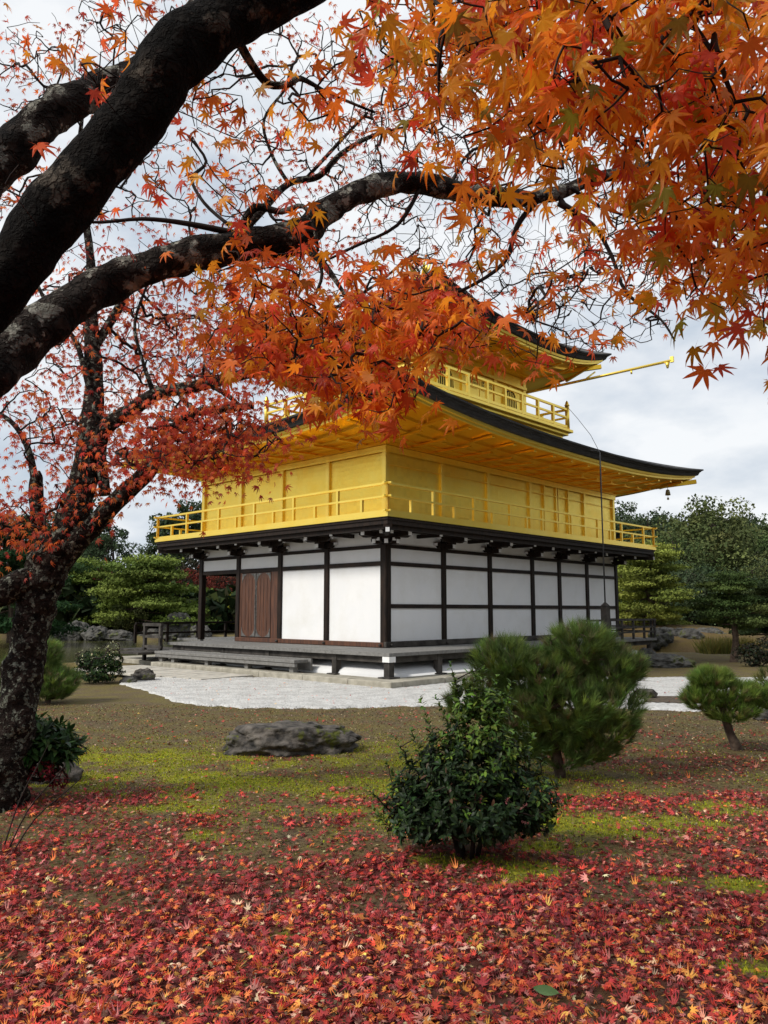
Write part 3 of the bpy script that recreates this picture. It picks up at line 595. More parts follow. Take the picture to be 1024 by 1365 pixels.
def make_roof(eu0, eu1, ev0, ev1, tu0, tu1, tv0, tv1, zmid, zup, ztop, fasc, soff_in, tipm, ns=40, nt=10, pw=1.55, pwc=2.6):
    """curved hipped roof: thick shingle edge, gold fascia and soffit"""
    def loop(off, zf, inner=None):
        pts = []
        cs = [(eu0 + off, ev0 + off), (eu1 - off, ev0 + off), (eu1 - off, ev1 - off), (eu0 + off, ev1 - off)]
        for k in range(4):
            a_, b_ = cs[k], cs[(k+1) % 4]
            for i in range(ns):
                s_ = i / ns; s2 = 0.5 - 0.5 * math.cos(math.pi * s_) * (1 - 0.0); s2 = 0.35 * s_ + 0.65 * s2
                e_ = abs(2 * s2 - 1)**pwc
                pts.append((a_[0] + (b_[0] - a_[0]) * s2, a_[1] + (b_[1] - a_[1]) * s2, zmid + zup * e_ + zf))
        return pts
    n4 = 4 * ns
    top_c = [(tu0, tv0), (tu1, tv0), (tu1, tv1), (tu0, tv1)]; tl = []
    for k in range(4):
        a_, b_ = top_c[k], top_c[(k+1) % 4]
        for i in range(ns):
            s_ = i / ns; s2 = 0.35 * s_ + 0.65 * (0.5 - 0.5 * math.cos(math.pi * s_)); tl.append((a_[0] + (b_[0]-a_[0])*s2, a_[1] + (b_[1]-a_[1])*s2, ztop))
    e0 = loop(0, 0)
    rows_ = []
    for j in range(nt + 1):
        t_ = j / nt; r_ = []
        for p_, q_ in zip(e0, tl):
            r_.append((p_[0] + (q_[0]-p_[0])*t_, p_[1] + (q_[1]-p_[1])*t_, p_[2] + (q_[2]-p_[2]) * t_**pw))
        rows_.append(r_)
    def skin(rows_, flip=False):
        vs = [p_ for r_ in rows_ for p_ in r_]; fs = []
        for j in range(len(rows_) - 1):
            for i in range(n4):
                f_ = (j*n4+i, j*n4+(i+1) % n4, (j+1)*n4+(i+1) % n4, (j+1)*n4+i); fs.append(f_[::-1] if flip else f_)
        return vs, fs
    mb = MB(); mb.add(*skin(rows_), True)
    top = part(mb, 'roof', M['shingle_top'])
    mb = MB(); mb.add(*skin([loop(0.004, -0.001), loop(0.0, -0.045), loop(0.05, -0.055), loop(0.07, -0.10), loop(0.10, -0.11), loop(0.15, -0.22), loop(0.22, -0.235)], True))
    part(mb, 'roof_edge', M['shingle'])
    mb = MB(); mb.add(*skin([loop(0.22, -0.236), loop(0.24, -0.30), loop(0.30, -0.305), loop(0.31, -0.36), loop(0.36, -0.365)], True)); part(mb, 'gold_fascia', M['gold_pale'])
    # soffit from the fascia back to the wall
    a_l = loop(0.34, -0.335); b_c = soff_in; bl = []
    for k in range(4):
        a_, b_ = [(b_c[0], b_c[2]), (b_c[1], b_c[2]), (b_c[1], b_c[3]), (b_c[0], b_c[3])][k], [(b_c[1], b_c[2]), (b_c[1], b_c[3]), (b_c[0], b_c[3]), (b_c[0], b_c[2])][k]
        for i in range(ns):
            s_ = i / ns; s2 = 0.35 * s_ + 0.65 * (0.5 - 0.5 * math.cos(math.pi * s_)); bl.append((a_[0] + (b_[0]-a_[0])*s2, a_[1] + (b_[1]-a_[1])*s2, b_c[4]))
    lerp = lambda f_, dz: [(p_[0]+(q_[0]-p_[0])*f_, p_[1]+(q_[1]-p_[1])*f_, p_[2]+(q_[2]-p_[2])*f_ + dz) for p_, q_ in zip(a_l, bl)]
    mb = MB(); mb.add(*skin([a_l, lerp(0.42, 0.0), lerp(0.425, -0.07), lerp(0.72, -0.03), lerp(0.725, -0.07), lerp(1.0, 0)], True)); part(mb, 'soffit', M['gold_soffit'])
    return lambda u_, v_: None
eu0, eu1, ev0, ev1 = -2.1, LU + 2.35, -2.4, LV + 2.1
make_roof(eu0, eu1, ev0, ev1, 2.3, 9.5, 0.7, 7.2, 6.13, 0.44, 7.40, 0, (-0.4, LU + 0.4, -0.4, LV + 0.4, 5.74), 0)
# rafters: an outer short row and an inner row, ends showing
def eave_z(s): return 6.13 + 0.44 * abs(2 * s - 1)**2.6
n_ = 16
for i in range(n_):
    u_ = eu0 + 1.05 + i * (eu1 - eu0 - 2.0) / (n_ - 1) ; s_ = (u_ - eu0) / (eu1 - eu0); ze = eave_z(s_)
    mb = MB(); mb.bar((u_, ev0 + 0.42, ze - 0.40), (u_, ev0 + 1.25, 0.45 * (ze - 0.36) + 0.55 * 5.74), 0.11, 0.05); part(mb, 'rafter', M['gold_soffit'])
    if 0 < i < n_ - 1:
        mb = MB(); mb.bar((u_ + 0.05, ev0 + 1.18, 0.55 * (ze - 0.34) + 0.45 * 5.74 - 0.12), (u_ + 0.05, -0.15, 5.70), 0.11, 0.05); part(mb, 'rafter', M['gold_soffit'])
n_ = 12
for i in range(n_):
    v_ = ev0 + 1.05 + i * (ev1 - ev0 - 2.0) / (n_ - 1); s_ = (v_ - ev0) / (ev1 - ev0); ze = eave_z(s_)
    mb = MB(); mb.bar((eu0 + 0.42, v_, ze - 0.40), (eu0 + 1.1, v_, 0.45 * (ze - 0.36) + 0.55 * 5.74), 0.11, 0.05); part(mb, 'rafter', M['gold_soffit'])
    if 0 < i < n_ - 1:
        mb = MB(); mb.bar((eu0 + 1.02, v_ + 0.05, 0.5 * (ze - 0.34) + 0.5 * 5.74 - 0.12), (-0.15, v_ + 0.05, 5.70), 0.11, 0.05); part(mb, 'rafter', M['gold_soffit'])
# hip rafters to the corners
for (cx_, cy_, ex, ey) in ((0, 0, eu0 + 0.22, ev0 + 0.22), (LU, 0, eu1 - 0.22, ev0 + 0.22), (0, LV, eu0 + 0.22, ev1 - 0.22)):
    mb = MB(); mb.bar((cx_, cy_, 5.70), (cx_ + (ex - cx_) * 1.0, cy_ + (ey - cy_) * 1.0, 6.12), 0.13, 0.15)
    part(mb, 'hip_rafter', M['gold_soffit'])
# third floor: plinth, balcony, walls, roof
a0, a1, b0, b1 = 2.12, 9.62, 0.45, 7.52
def ring_box(name, off, z0, z1, m_):
    mb = MB(); mb.box((a0 - off, b0 - off, z0), (a1 + off, b1 + off, z1)); part(mb, name, m_, bevel=0.01)
ring_box('upper_plinth', -0.22, 6.9, 7.42, M['gold']); ring_box('upper_plinth', -0.12, 7.42, 7.50, M['gold_pale']); ring_box('upper_balcony_floor', 0.14, 7.60, 7.70, M['gold_pale']); ring_box('upper_plinth', 0.02, 7.502, 7.598, M['gold'])
def up_rail(p, q, n_):
    p = Vector((*p, 0)); q = Vector((*q, 0)); mb = MB(); 
    mb.bar(p + Vector((0,0,8.42)), q + Vector((0,0,8.42)), 0.07, 0.07); mb.bar(p + Vector((0,0,8.14)), q + Vector((0,0,8.14)), 0.06, 0.06); mb.bar(p + Vector((0,0,7.80)), q + Vector((0,0,7.80)), 0.08, 0.09)
    o = part(mb, 'upper_railing', M['gold_pale'])
    for i in range(1, n_):
        c = p.lerp(q, i / n_); mbp = MB(); mbp.box((c.x-.045, c.y-.045, 7.70), (c.x+.045, c.y+.045, 8.385)); mbp.build('baluster', M['gold_pale'], o)
for p, q, n_ in (((a0, b0), (a1, b0), 8), ((a0, b0), (a0, b1), 7), ((a1, b0), (a1, b1), 7), ((a0, b1), (a1, b1), 8)): up_rail(p, q, n_)
for (x_, y_) in ((a0, b0), (a1, b0), (a0, b1), (a1, b1)):
    mb = MB(); mb.tube([(x_, y_, 7.70), (x_, y_, 8.56)], 0.075, 10); mb.tube([(x_, y_, 8.56), (x_, y_, 8.58), (x_, y_, 8.62), (x_, y_, 8.68), (x_, y_, 8.74)], [0.085, 0.09, 0.06, 0.05, 0.012], 10)
    part(mb, 'corner_post', M['gold_pale'])
wa0, wa1, wb0, wb1 = 3.3, 8.46, 1.45, 6.60
mb = MB(); mb.box((wa0, wb0, 7.702), (wa1, wb1, 9.45)); part(mb, 'upper_wall', M['gold'])
for x_ in (wa0, wa0 + 1.72, wa0 + 3.44, wa1):
    mb = MB(); mb.box((x_-.075, wb0-.06, 7.704), (x_+.075, wb0+.05, 9.5)); part(mb, 'upper_column', M['gold_pale'])
for y_ in (wb0 + 1.72, wb0 + 3.43, wb1):
    mb = MB(); mb.box((wa0-.06, y_-.075, 7.704), (wa0+.05, y_+.075, 9.5)); part(mb, 'upper_column', M['gold_pale'])
mb = MB(); mb.box((wa0 - .09, wb0 - .09, 9.05), (wa1 + .09, wb0 - .062, 9.15)); mb.box((wa0 - .09, wb0 - .06, 9.05), (wa0 - .062, wb1, 9.15)); mb.box((wa0 - .02, wb0 - .09, 7.95), (wa1 + .02, wb0 - .062, 8.02)); mb.box((wa0 - .09, wb0 - .06, 7.95), (wa0 - .062, wb1, 8.02))
part(mb, 'upper_lintel', M['gold_pale'])
def arch_window(c, face):
    """bell-shaped window: frame, painted dark void, upright bars"""
    hw = 0.40; zb = 8.05; zt = 8.95
    prof = [(-hw, zb), (-hw * 0.92, zb + 0.35), (-hw * 0.85, zb + 0.60), (-hw * 0.6, zb + 0.76), (-hw * 0.25, zb + 0.83), (0, zt), (hw * 0.25, zb + 0.83), (hw * 0.6, zb + 0.76), (hw * 0.85, zb + 0.60), (hw * 0.92, zb + 0.35), (hw, zb)]
    def P(s_, z_, d_): return (c + s_, wb0 - d_, z_) if face == 'u' else (wa0 - d_, c + s_, z_)
    n_ = len(prof); mb = MB()
    inn = [(s_ * 1.0, z_) for s_, z_ in prof]; outp = [(s_ * 1.18, zb - 0.0 + (z_ - zb) * 1.08) for s_, z_ in prof]
    vs = [P(*p_, 0.05) for p_ in inn] + [P(*p_, 0.05) for p_ in outp] + [P(*p_, 0.0) for p_ in inn] + [P(*p_, 0.0) for p_ in outp]
    fs = []
    for i in range(n_ - 1): fs += [(i, i+1, n_+i+1, n_+i), (n_+i, n_+i+1, 3*n_+i+1, 3*n_+i), (i, i+1, 2*n_+i+1, 2*n_+i)]
    mb.add(vs, fs); o = part(mb, 'window', M['gold_pale'])
    mb = MB(); mb.add([P(*p_, 0.006) for p_ in prof], [tuple(range(n_))]); mb.build('shade_pane', M['shadowpane'], o)  # flat dark sheet on the wall, paints the shade of the opening
    mb = MB()
    for k in range(-3, 4):
        s_ = k * 0.1; h_ = zt - 0.10 - abs(s_) * 0.45
        mb.bar(P(s_, zb, 0.03), P(s_, h_, 0.03), 0.028, 0.028, (1, 0, 0) if face == 'v' else (0, 1, 0))
    mb.build('window_bar', M['gold_pale'], o)
arch_window(wa0 + 0.86, 'u'); arch_window(wa1 - 0.86, 'u'); arch_window(wb0 + 0.86, 'v'); arch_window(wb1 - 0.86, 'v')
def lattice(c, face):
    def bx(mb, s0, s1, z0, z1, d0, d1):
        if face == 'u': mb.box((c + s0, wb0 - d1, z0), (c + s1, wb0 - d0, z1))
        else: mb.box((wa0 - d1, c + s0, z0), (wa0 - d0, c + s1, z1))
    for s0, s1 in ((-0.74, -0.02), (0.02, 0.74)):
        mb = MB(); bx(mb, s0, s1, 7.96, 9.02, 0.0, 0.03); o = part(mb, 'panel_door', M['gold_pale'])
        mb = MB(); bx(mb, s0 + .08, s1 - .08, 8.55, 8.95, 0.03, 0.034); mb.build('shade_pane', M['shadowpane'], o)  # dark sheet painting the shade behind the lattice
        mb = MB()
        for k in range(9): x_ = s0 + .08 + (s1 - s0 - .16) * k / 8; bx(mb, x_ - .012, x_ + .012, 8.55, 8.95, 0.035, 0.05)
        for k in range(5): z_ = 8.55 + 0.4 * k / 4; bx(mb, s0 + .08, s1 - .08, z_ - .01, z_ + .01, 0.051, 0.055)
        mb.build('lattice', M['gold_pale'], o)
lattice((wa0 + wa1) / 2, 'u'); lattice((wb0 + wb1) / 2, 'v')
mb = MB(); mb.box((wa0 - .2, wb0 - .2, 9.46), (wa1 + .2, wb1 + .2, 9.53)); mb.box((wa0 - .5, wb0 - .5, 9.532), (wa1 + .5, wb1 + .5, 9.58)); part(mb, 'upper_eave_beam', M['gold_soffit'])
cx3, cy3, e3 = 5.88, 4.02, 4.78
make_roof(cx3 - e3, cx3 + e3, cy3 - e3, cy3 + e3, cx3 - 0.35, cx3 + 0.35, cy3 - 0.35, cy3 + 0.35, 9.86, 0.55, 12.35, 0, (wa0 - .48, wa1 + .48, wb0 - .48, wb1 + .48, 9.55), 0, ns=30, nt=12, pw=1.35)
for i in range(10):
    t_ = -e3 + 0.9 + i * (2 * e3 - 1.8) / 9; zz = 9.86 + 0.55 * abs(t_ / e3)**2.6 - 0.39
    mb = MB(); mb.bar((cx3 + t_, cy3 - e3 + 0.42, zz), (cx3 + t_, cy3 - e3 + 1.3, 9.48), 0.11, 0.05); part(mb, 'rafter', M['gold_soffit'])
    mb = MB(); mb.bar((cx3 - e3 + 0.42, cy3 + t_, zz), (cx3 - e3 + 1.3, cy3 + t_, 9.48), 0.11, 0.05); part(mb, 'rafter', M['gold_soffit'])
for (cx_, cy_, sx_, sy_) in ((wa0, wb0, -1, -1), (wa1, wb0, 1, -1), (wa0, wb1, -1, 1)):
    mb = MB(); mb.bar((cx_, cy_, 9.48), (cx3 + sx_ * (e3 - .28), cy3 + sy_ * (e3 - .28), 9.93), 0.12, 0.14); part(mb, 'hip_rafter', M['gold_soffit'])
# roof finial: a gilt base and a bird standing on it
mb = MB(); mb.box((cx3 - .36, cy3 - .36, 12.3), (cx3 + .36, cy3 + .36, 12.5)); mb.tube([(cx3, cy3, 12.5), (cx3, cy3, 12.62), (cx3, cy3, 12.75)], [0.26, 0.2, 0.07], 12); part(mb, 'roof_finial_base', M['gold_pale'])
mb = MB()
mb.tube([(cx3 - .04, cy3, 12.7), (cx3 - .03, cy3, 12.98)], 0.02, 6); mb.tube([(cx3 + .05, cy3, 12.7), (cx3 + .03, cy3, 12.98)], 0.02, 6)
mb.tube([(cx3, cy3 - .28, 13.08), (cx3, cy3 - .15, 13.02), (cx3, cy3, 13.06), (cx3, cy3 + .13, 13.16), (cx3, cy3 + .2, 13.33), (cx3, cy3 + .2, 13.47), (cx3, cy3 + .27, 13.52), (cx3, cy3 + .36, 13.49)], [0.03, 0.09, 0.13, 0.09, 0.05, 0.045, 0.04, 0.005], 10)
for sx_ in (-1, 1):
    mb.add([(cx3 + sx_*.08, cy3 + .12, 13.12), (cx3 + sx_*.5, cy3 + .05, 13.5), (cx3 + sx_*.42, cy3 - .12, 13.42), (cx3 + sx_*.3, cy3 - .2, 13.25), (cx3 + sx_*.1, cy3 - .1, 13.05)], [(0,1,2,3,4)])
for sx_ in (-1, 0, 1): mb.tube([(cx3, cy3 - .22, 13.07), (cx3 + sx_*.12, cy3 - .42, 13.3), (cx3 + sx_*.18, cy3 - .5, 13.6)], [0.04, 0.05, 0.01], 6)
part(mb, 'bird_finial', M['gold_pale'])
# gilt rain spout along the right end of the top roof
mb = MB(); mb.tube([(9.5, 2.3, 9.30), (9.5, 0.5, 9.30), (9.5, -3.35, 9.30)], 0.045, 8); mb.box((9.46, -3.40, 9.24), (9.54, -3.30, 9.42))
mb.tube([(9.5, -3.2, 9.26), (9.5, -3.2, 9.16), (9.5, -3.2, 9.08)], [0.075, 0.05, 0.03], 8); mb.tube([(9.5, -2.0, 9.26), (9.5, -2.0, 9.15)], 0.03, 6); mb.tube([(9.5, -0.4, 9.34), (9.9, -0.5, 9.62)], 0.03, 6)
part(mb, 'rain_spout', M['gold_pale'])
def world(u_, v_, z_): q = Bw(u_, v_, z_); return Vector((q[0], q[1], q[2]))
# wind bell
WB = empty('wind_bell', world(12.0, -1.95, 5.45), 0, 'small bronze wind bell hanging under the right eave corner', 'bell')
mb = MB(); mb.tube([(0,0,.36),(0,0,.20)], 0.008, 6); mb.tube([(0,0,.20),(0,0,.18),(0,0,.12),(0,0,.0)], [0.02,0.055,0.07,0.09], 12); mb.build('bell_body', M['bronze'], WB)
mb = MB(); mb.tube([(0,0,.05),(0,0,-.08)], 0.006, 5); mb.box((-.035,-.003,-.16),(.035,.003,-.08)); mb.build('clapper', M['bronze'], WB)
# grounding rod on its timber post
gp = world(6.12, -2.56, 0)
GP = empty('rod_post', (gp.x, gp.y, 0), ANG, 'grey timber post holding a tall thin metal rod before the eave', 'post')
mb = MB(); mb.box((-.11, -.09, 0), (.11, .09, 1.66)); mb.add([(-.12,-.10,1.66),(.12,-.10,1.66),(.12,.10,1.66),(-.12,.10,1.66),(0,0,1.80)], [(0,1,4),(1,2,4),(2,3,4),(3,0,4),(3,2,1,0)]); mb.build('timber_post', M['greydark'], GP, 0.01)
mb = MB(); mb.tube([(0,0,1.7),(0,0,3.5),(0,0,5.98)], 0.020, 8); mb.build('rod', M['darkmetal'], GP)
mb = MB(); mb.tube([(0,0,5.98),(-.12,.05,6.02),(-.3,.12,6.02)], 0.012, 6); mb.tube([(0,0,5.98),(0.9,0.75,6.75),(2.2,1.9,7.7),(3.45,3.0,8.55)], 0.008, 5); mb.build('cable', M['darkmetal'], GP)

# ------------------------------------------------------------------ leaves and branches
def maple_leaf(lobes=7, fine=True):
    """palmate leaf, stalk at the origin, middle lobe along +Y, face +Z"""
    if lobes == 7: ang = [-118, -78, -38, 0, 38, 78, 118]; ln = [0.42, 0.74, 0.95, 1.0, 0.95, 0.74, 0.42]
    else: ang = [-88, -44, 0, 44, 88]; ln = [0.62, 0.9, 1.0, 0.9, 0.62]
    V = [(0, 0, 0.0)]; T = []; ring = []
    def pt(a, r, z): V.append((math.sin(R(a)) * r, math.cos(R(a)) * r, z)); return len(V) - 1
    n = len(ang)
    for i in range(n):
        a = ang[i]; l_ = ln[i]
        nb = (ang[i-1] + a) / 2 if i else a - 24
        k0 = pt(nb, 0.31 if i else 0.12, 0.015)
        hw = 12.0
        if fine:
            s1 = pt(a - hw, 0.50 * l_, 0.0); s2 = pt(a - hw * 0.45, 0.74 * l_, -0.03); tp = pt(a, l_, -0.13 * l_); s3 = pt(a + hw * 0.45, 0.74 * l_, -0.03); s4 = pt(a + hw, 0.50 * l_, 0.0); mdl = pt(a, 0.52 * l_, 0.035)
            ring.append((k0, s1, s2, tp, s3, s4, mdl))
        else:
            s1 = pt(a - hw, 0.52 * l_, 0.0); tp = pt(a, l_, -0.12 * l_); s4 = pt(a + hw, 0.52 * l_, 0.0)
            ring.append((k0, s1, tp, s4))
    kl = pt(ang[-1] + 24, 0.12, 0.015)
    for i in range(n):
        q = ring[i]; nx_ = ring[i+1][0] if i < n - 1 else kl
        if fine:
            k0, s1, s2, tp, s3, s4, md = q
            T += [(0, k0, md), (k0, s1, md), (s1, s2, md), (s2, tp, md), (tp, s3, md), (s3, s4, md), (s4, nx_, md), (nx_, 0, md)]
        else:
            k0, s1, tp, s4 = q; T += [(0, k0, s1), (0, s1, s4), (s1, tp, s4), (0, s4, nx_)]
    if fine:      # the stalk
        b = len(V); V += [(-0.012, 0, 0), (0.012, 0, 0), (0.006, -0.55, 0.10)]; T += [(b, b+1, b+2)]
    return np.array(V, np.float32), np.array([t[::-1] for t in T], np.int32)
LEAF7 = maple_leaf(7, True); LEAF7S = maple_leaf(7, False); LEAF5 = maple_leaf(5, False)
def frames(tip, nrm):
    y = tip / (np.linalg.norm(tip, axis=1, keepdims=True) + 1e-9)
    z = nrm - (nrm * y).sum(1, keepdims=True) * y; z /= (np.linalg.norm(z, axis=1, keepdims=True) + 1e-9)
    x = np.cross(y, z); return np.stack([x, y, z], -1)          # columns
def scatter(tmpl, pos, Rm, size, curl=None, asp=None):
    V, T = tmpl; n = len(pos); Vt = np.repeat(V[None], n, 0).copy()
    if curl is not None:
        r2 = (V[:, 0]**2 + V[:, 1]**2)
        Vt[:, :, 2] = Vt[:, :, 2] - curl[:, None] * r2[None] * 0.9
    if asp is not None: Vt[:, :, 0] *= asp[:, None]
    Vw = np.einsum('nij,nkj->nki', Rm, Vt) * size[:, None, None] + pos[:, None, :]
    Tw = T[None] + (np.arange(n) * len(V))[:, None, None]
    return Vw.reshape(-1, 3), Tw.reshape(-1, 3), len(V)
def leafcol(c, tmpl):
    V = tmpl[0]; r = np.clip(np.sqrt(V[:, 0]**2 + V[:, 1]**2), 0, 1)[None, :, None]; vein = (V[:, 2] > 0.03)[None, :, None]
    g = np.array([1.02, 1.2, 1.1]) * (1 - r) + np.array([0.97, 0.72, 0.85]) * r
    g = g * np.where(vein, np.array([1.08, 1.25, 1.1]), 1.0)
    return np.clip(c[:, None, :] * g * (1 + rng.normal(0, .05, (len(c), len(V), 1))), .002, .97).reshape(-1, 3)
def hanging(n, droop=0.9, spread=0.9):
    a = rng.uniform(0, 2 * np.pi, n)
    tip = np.stack([np.cos(a) * spread, np.sin(a) * spread, -droop + rng.normal(0, 0.35, n)], 1)
    nr = rng.normal(0, 0.55, (n, 3)); nr[:, 2] += 0.75; nr[:, 1] -= 0.35
    return frames(tip, nr)
def pick(pal, wts, n, jit=0.18):
    pal = np.array(pal, float); c = pal[rng.choice(len(pal), n, p=np.array(wts) / np.sum(wts))]
    return np.clip(c * (1 + rng.normal(0, jit, (n, 1))) * (1 + rng.normal(0, jit * 0.4, (n, 3))), 0.002, 0.95)

def grow(name, limb_pts, limb_rad, targets, mat_, parent, rmin=0.0018, rmax=0.02, wig=0.04, expo=0.42, sides=4):
    """join the target points to the limbs with the shortest branching net, thicker where more twigs hang on"""
    S = np.asarray(limb_pts, float); S = S[::2] if len(S) > 200 else S; T = np.asarray(targets, float); ns_ = len(S); nt_ = len(T)
    P = np.concatenate([S, T]); par = np.full(nt_, -1)
    d2 = ((T[:, None] - S[None])**2).sum(-1); best = d2.argmin(1); bd = np.sqrt(d2[np.arange(nt_), best]); cost = bd.copy(); par[:] = best
    plen = np.zeros(ns_ + nt_); done = np.zeros(nt_, bool); order = []
    for _ in range(nt_):
        c = np.where(done, 1e9, cost); i = int(c.argmin()); done[i] = True; order.append(i)
        plen[ns_ + i] = plen[par[i]] + np.linalg.norm(T[i] - P[par[i]])
        d = np.linalg.norm(T - T[i], axis=1) + 0.12 * plen[ns_ + i]
        up = (~done) & (d < cost); cost[up] = d[up]; par[up] = ns_ + i
    cnt = np.ones(nt_)
    for i in reversed(order):
        if par[i] >= ns_: cnt[par[i] - ns_] += cnt[i]
    rad = np.clip(rmin * cnt**expo, rmin, rmax)
    comp = np.zeros(nt_, int)
    for i in order: comp[i] = comp[par[i] - ns_] if par[i] >= ns_ else i
    ang = np.arange(sides) * 2 * math.pi / sides; ca, sa = np.cos(ang), np.sin(ang); objs = []; groups = {}
    for i in order: groups.setdefault(comp[i], []).append(i)
    gl = sorted(groups.values(), key=len, reverse=True)
    for gi, members in enumerate(gl[:40] + ([sum(gl[40:], [])] if len(gl) > 40 else [])):
        Vs = []; Fs = []; b = 0
        for i in members:
            p0 = P[par[i]]; p1 = T[i]; r1 = rad[i]; r0 = min(rad[par[i] - ns_], r1 * 1.35) if par[i] >= ns_ else r1 * 1.3
            d = p1 - p0; L_ = np.linalg.norm(d)
            if L_ < 1e-4: continue
            k = 3 if L_ > 0.12 else 2
            jit = rng.normal(0, wig * L_, (k - 1, 3))
            pts = [p0] + [p0 + d * (j + 1) / k + jit[j] for j in range(k - 1)] + [p1]
            dn = d / L_; a_ = np.cross(dn, [0.31, 0.17, 0.93]); a_ /= np.linalg.norm(a_) + 1e-9; c_ = np.cross(dn, a_)
            for j, p in enumerate(pts):
                r = r0 + (r1 - r0) * j / k
                Vs.append(p + r * (ca[:, None] * a_ + sa[:, None] * c_))
            for j in range(k):
                for q in range(sides): Fs.append((b + j*sides + q, b + j*sides + (q+1) % sides, b + (j+1)*sides + (q+1) % sides, b + (j+1)*sides + q))
            b += (k + 1) * sides
        if Vs:
            objs.append(mesh_np(name, np.concatenate(Vs), np.array(Fs), mat_, parent, smooth=True))
            if gi == 40: objs[-1]['kind'] = 'stuff'
    return objs

def limb(mb, ctrl, sub=10, n=14, rough=0.06, samples=None, rr=None, k=0.82):
    """ctrl: (px, py, distance, width in px) -> tapered, slightly knobbly limb"""
    P = [at(x, y, Y) for x, y, Y, w_ in ctrl]; Rr = [k * w_ / 2 / 1040 * Y for x, y, Y, w_ in ctrl]
    return limb3(mb, P, Rr, sub, n, rough, samples)
def limb3(mb, P, Rr, sub=6, n=14, rough=0.06, samples=None):
    pts = []; rad = []; m = len(P); P = [np.array(p, float) for p in P]
    for i in range(m - 1):
        a = P[max(i-1, 0)]; b_ = P[i]; c = P[i+1]; d = P[min(i+2, m-1)]
        for j in range(sub):
            t = j / sub; t2 = t*t; t3 = t2*t
            pts.append(0.5 * ((2*b_) + (-a + c) * t + (2*a - 5*b_ + 4*c - d) * t2 + (-a + 3*b_ - 3*c + d) * t3))
            rad.append(Rr[i] + (Rr[i+1] - Rr[i]) * t)
    pts.append(P[-1]); rad.append(Rr[-1])
    if samples is not None: samples += [tuple(p) for p in pts]
    # tube with a parallel frame and knobbly skin
    b0 = len(mb.v); vs = []; k = len(pts); a_ = None; ph = random.random() * 50
    for i in range(k):
        d = pts[min(i+1, k-1)] - pts[max(i-1, 0)]; d = d / (np.linalg.norm(d) + 1e-9)
        if a_ is None: a_ = np.cross(d, [0.2, 0.9, 0.3])
        a_ = a_ - d * (a_ @ d); a_ /= np.linalg.norm(a_) + 1e-9; c_ = np.cross(d, a_)
        for j in range(n):
            th = 2 * math.pi * j / n
            kn = 1 + rough * (math.sin(th * 2 + ph + i * 0.35) + 0.8 * math.sin(th * 3 - i * 0.55 + ph * 2) + 0.7 * math.sin(i * 0.9 + th + ph * 3)) + random.uniform(-1, 1) * rough * 0.35
            if n > 12:
                pv = Vector(pts[i] + rad[i] * (math.cos(th) * a_ + math.sin(th) * c_)); kn += rough * (1.8 * mnoise.noise(pv * 7) + 1.3 * mnoise.noise(pv * 19)) - random.uniform(0, rough * 0.2)
            vs.append(pts[i] + rad[i] * kn * (math.cos(th) * a_ + math.sin(th) * c_))
    fs = [(i*n+j, i*n+(j+1) % n, (i+1)*n+(j+1) % n, (i+1)*n+j) for i in range(k-1) for j in range(n)]
    fs += [tuple(range(n))[::-1], tuple((k-1)*n + j for j in range(n))]
    mb.add(vs, fs, True)

# --- the near maple: its trunk stands to the left of the view, its limbs reach overhead
NM = empty('maple_tree', (-2.35, 1.75, 0), 0, 'near maple with thick dark limbs crossing overhead and large orange leaves', 'tree')
def into(o, root):
    if isinstance(o, list):
        for q in o: into(q, root)
        return o
    o.parent = root
    o.location = (-root.location.x, -root.location.y, -root.location.z); return o
limb_s = []
mb = MB()
fork = at(-150, 520, 2.25)
limb3(mb, [(-2.35, 1.75, -0.12), (-2.33, 1.77, 0.12), (-2.2, 1.85, 0.6), (-2.05, 1.98, 1.1), (-1.85, 2.1, 1.5), tuple(fork)], [0.30, 0.22, 0.17, 0.15, 0.14, 0.12], n=24)
into(mb.build('trunk', M['bark_dark'], None), NM)
mb = MB(); s1 = []
limb(mb, [(-150,520,2.25,120),(-70,450,2.25,112),(5,372,2.25,100),(80,275,2.25,104),(178,160,2.25,100),(237,72,2.25,112),(330,12,2.3,92),(440,-42,2.35,84),(560,-120,2.3,78),(700,-190,2.15,70),(860,-230,2.0,60),(1040,-240,1.9,50),(1200,-200,1.9,36)], samples=s1, n=36, sub=16, rough=0.03)
into(mb.build('limb', M['bark_dark'], None), NM)
mb = MB(); s2 = []
limb(mb, [(-190,500,2.4,90),(-110,370,2.7,84),(-40,262,2.9,74),(15,205,2.95,72),(70,150,3.0,64),(120,125,3.1,60),(190,95,3.2,52),(260,20,3.3,44),(330,-80,3.4,34),(420,-160,3.5,24)], samples=s2, n=32, sub=14, rough=0.055)
into(mb.build('limb', M['bark_near'], None), NM)
mb = MB(); s3 = []
limb(mb, [(-130,590,2.4,90),(-20,500,2.6,90),(60,430,2.75,74),(150,375,2.9,62),(240,345,3.0,54),(320,328,3.1,56),(395,315,3.15,56),(440,278,3.2,42),(490,252,3.3,40),(550,243,3.4,36),(620,256,3.5,35),(690,265,3.6,29),(740,258,3.7,24),(790,240,3.8,22),(840,226,3.9,17),(872,218,4.0,13),(930,190,4.1,9),(1010,150,4.2,6)], samples=s3, n=30, sub=14, rough=0.065)
into(mb.build('limb', M['bark_near'], None), NM)
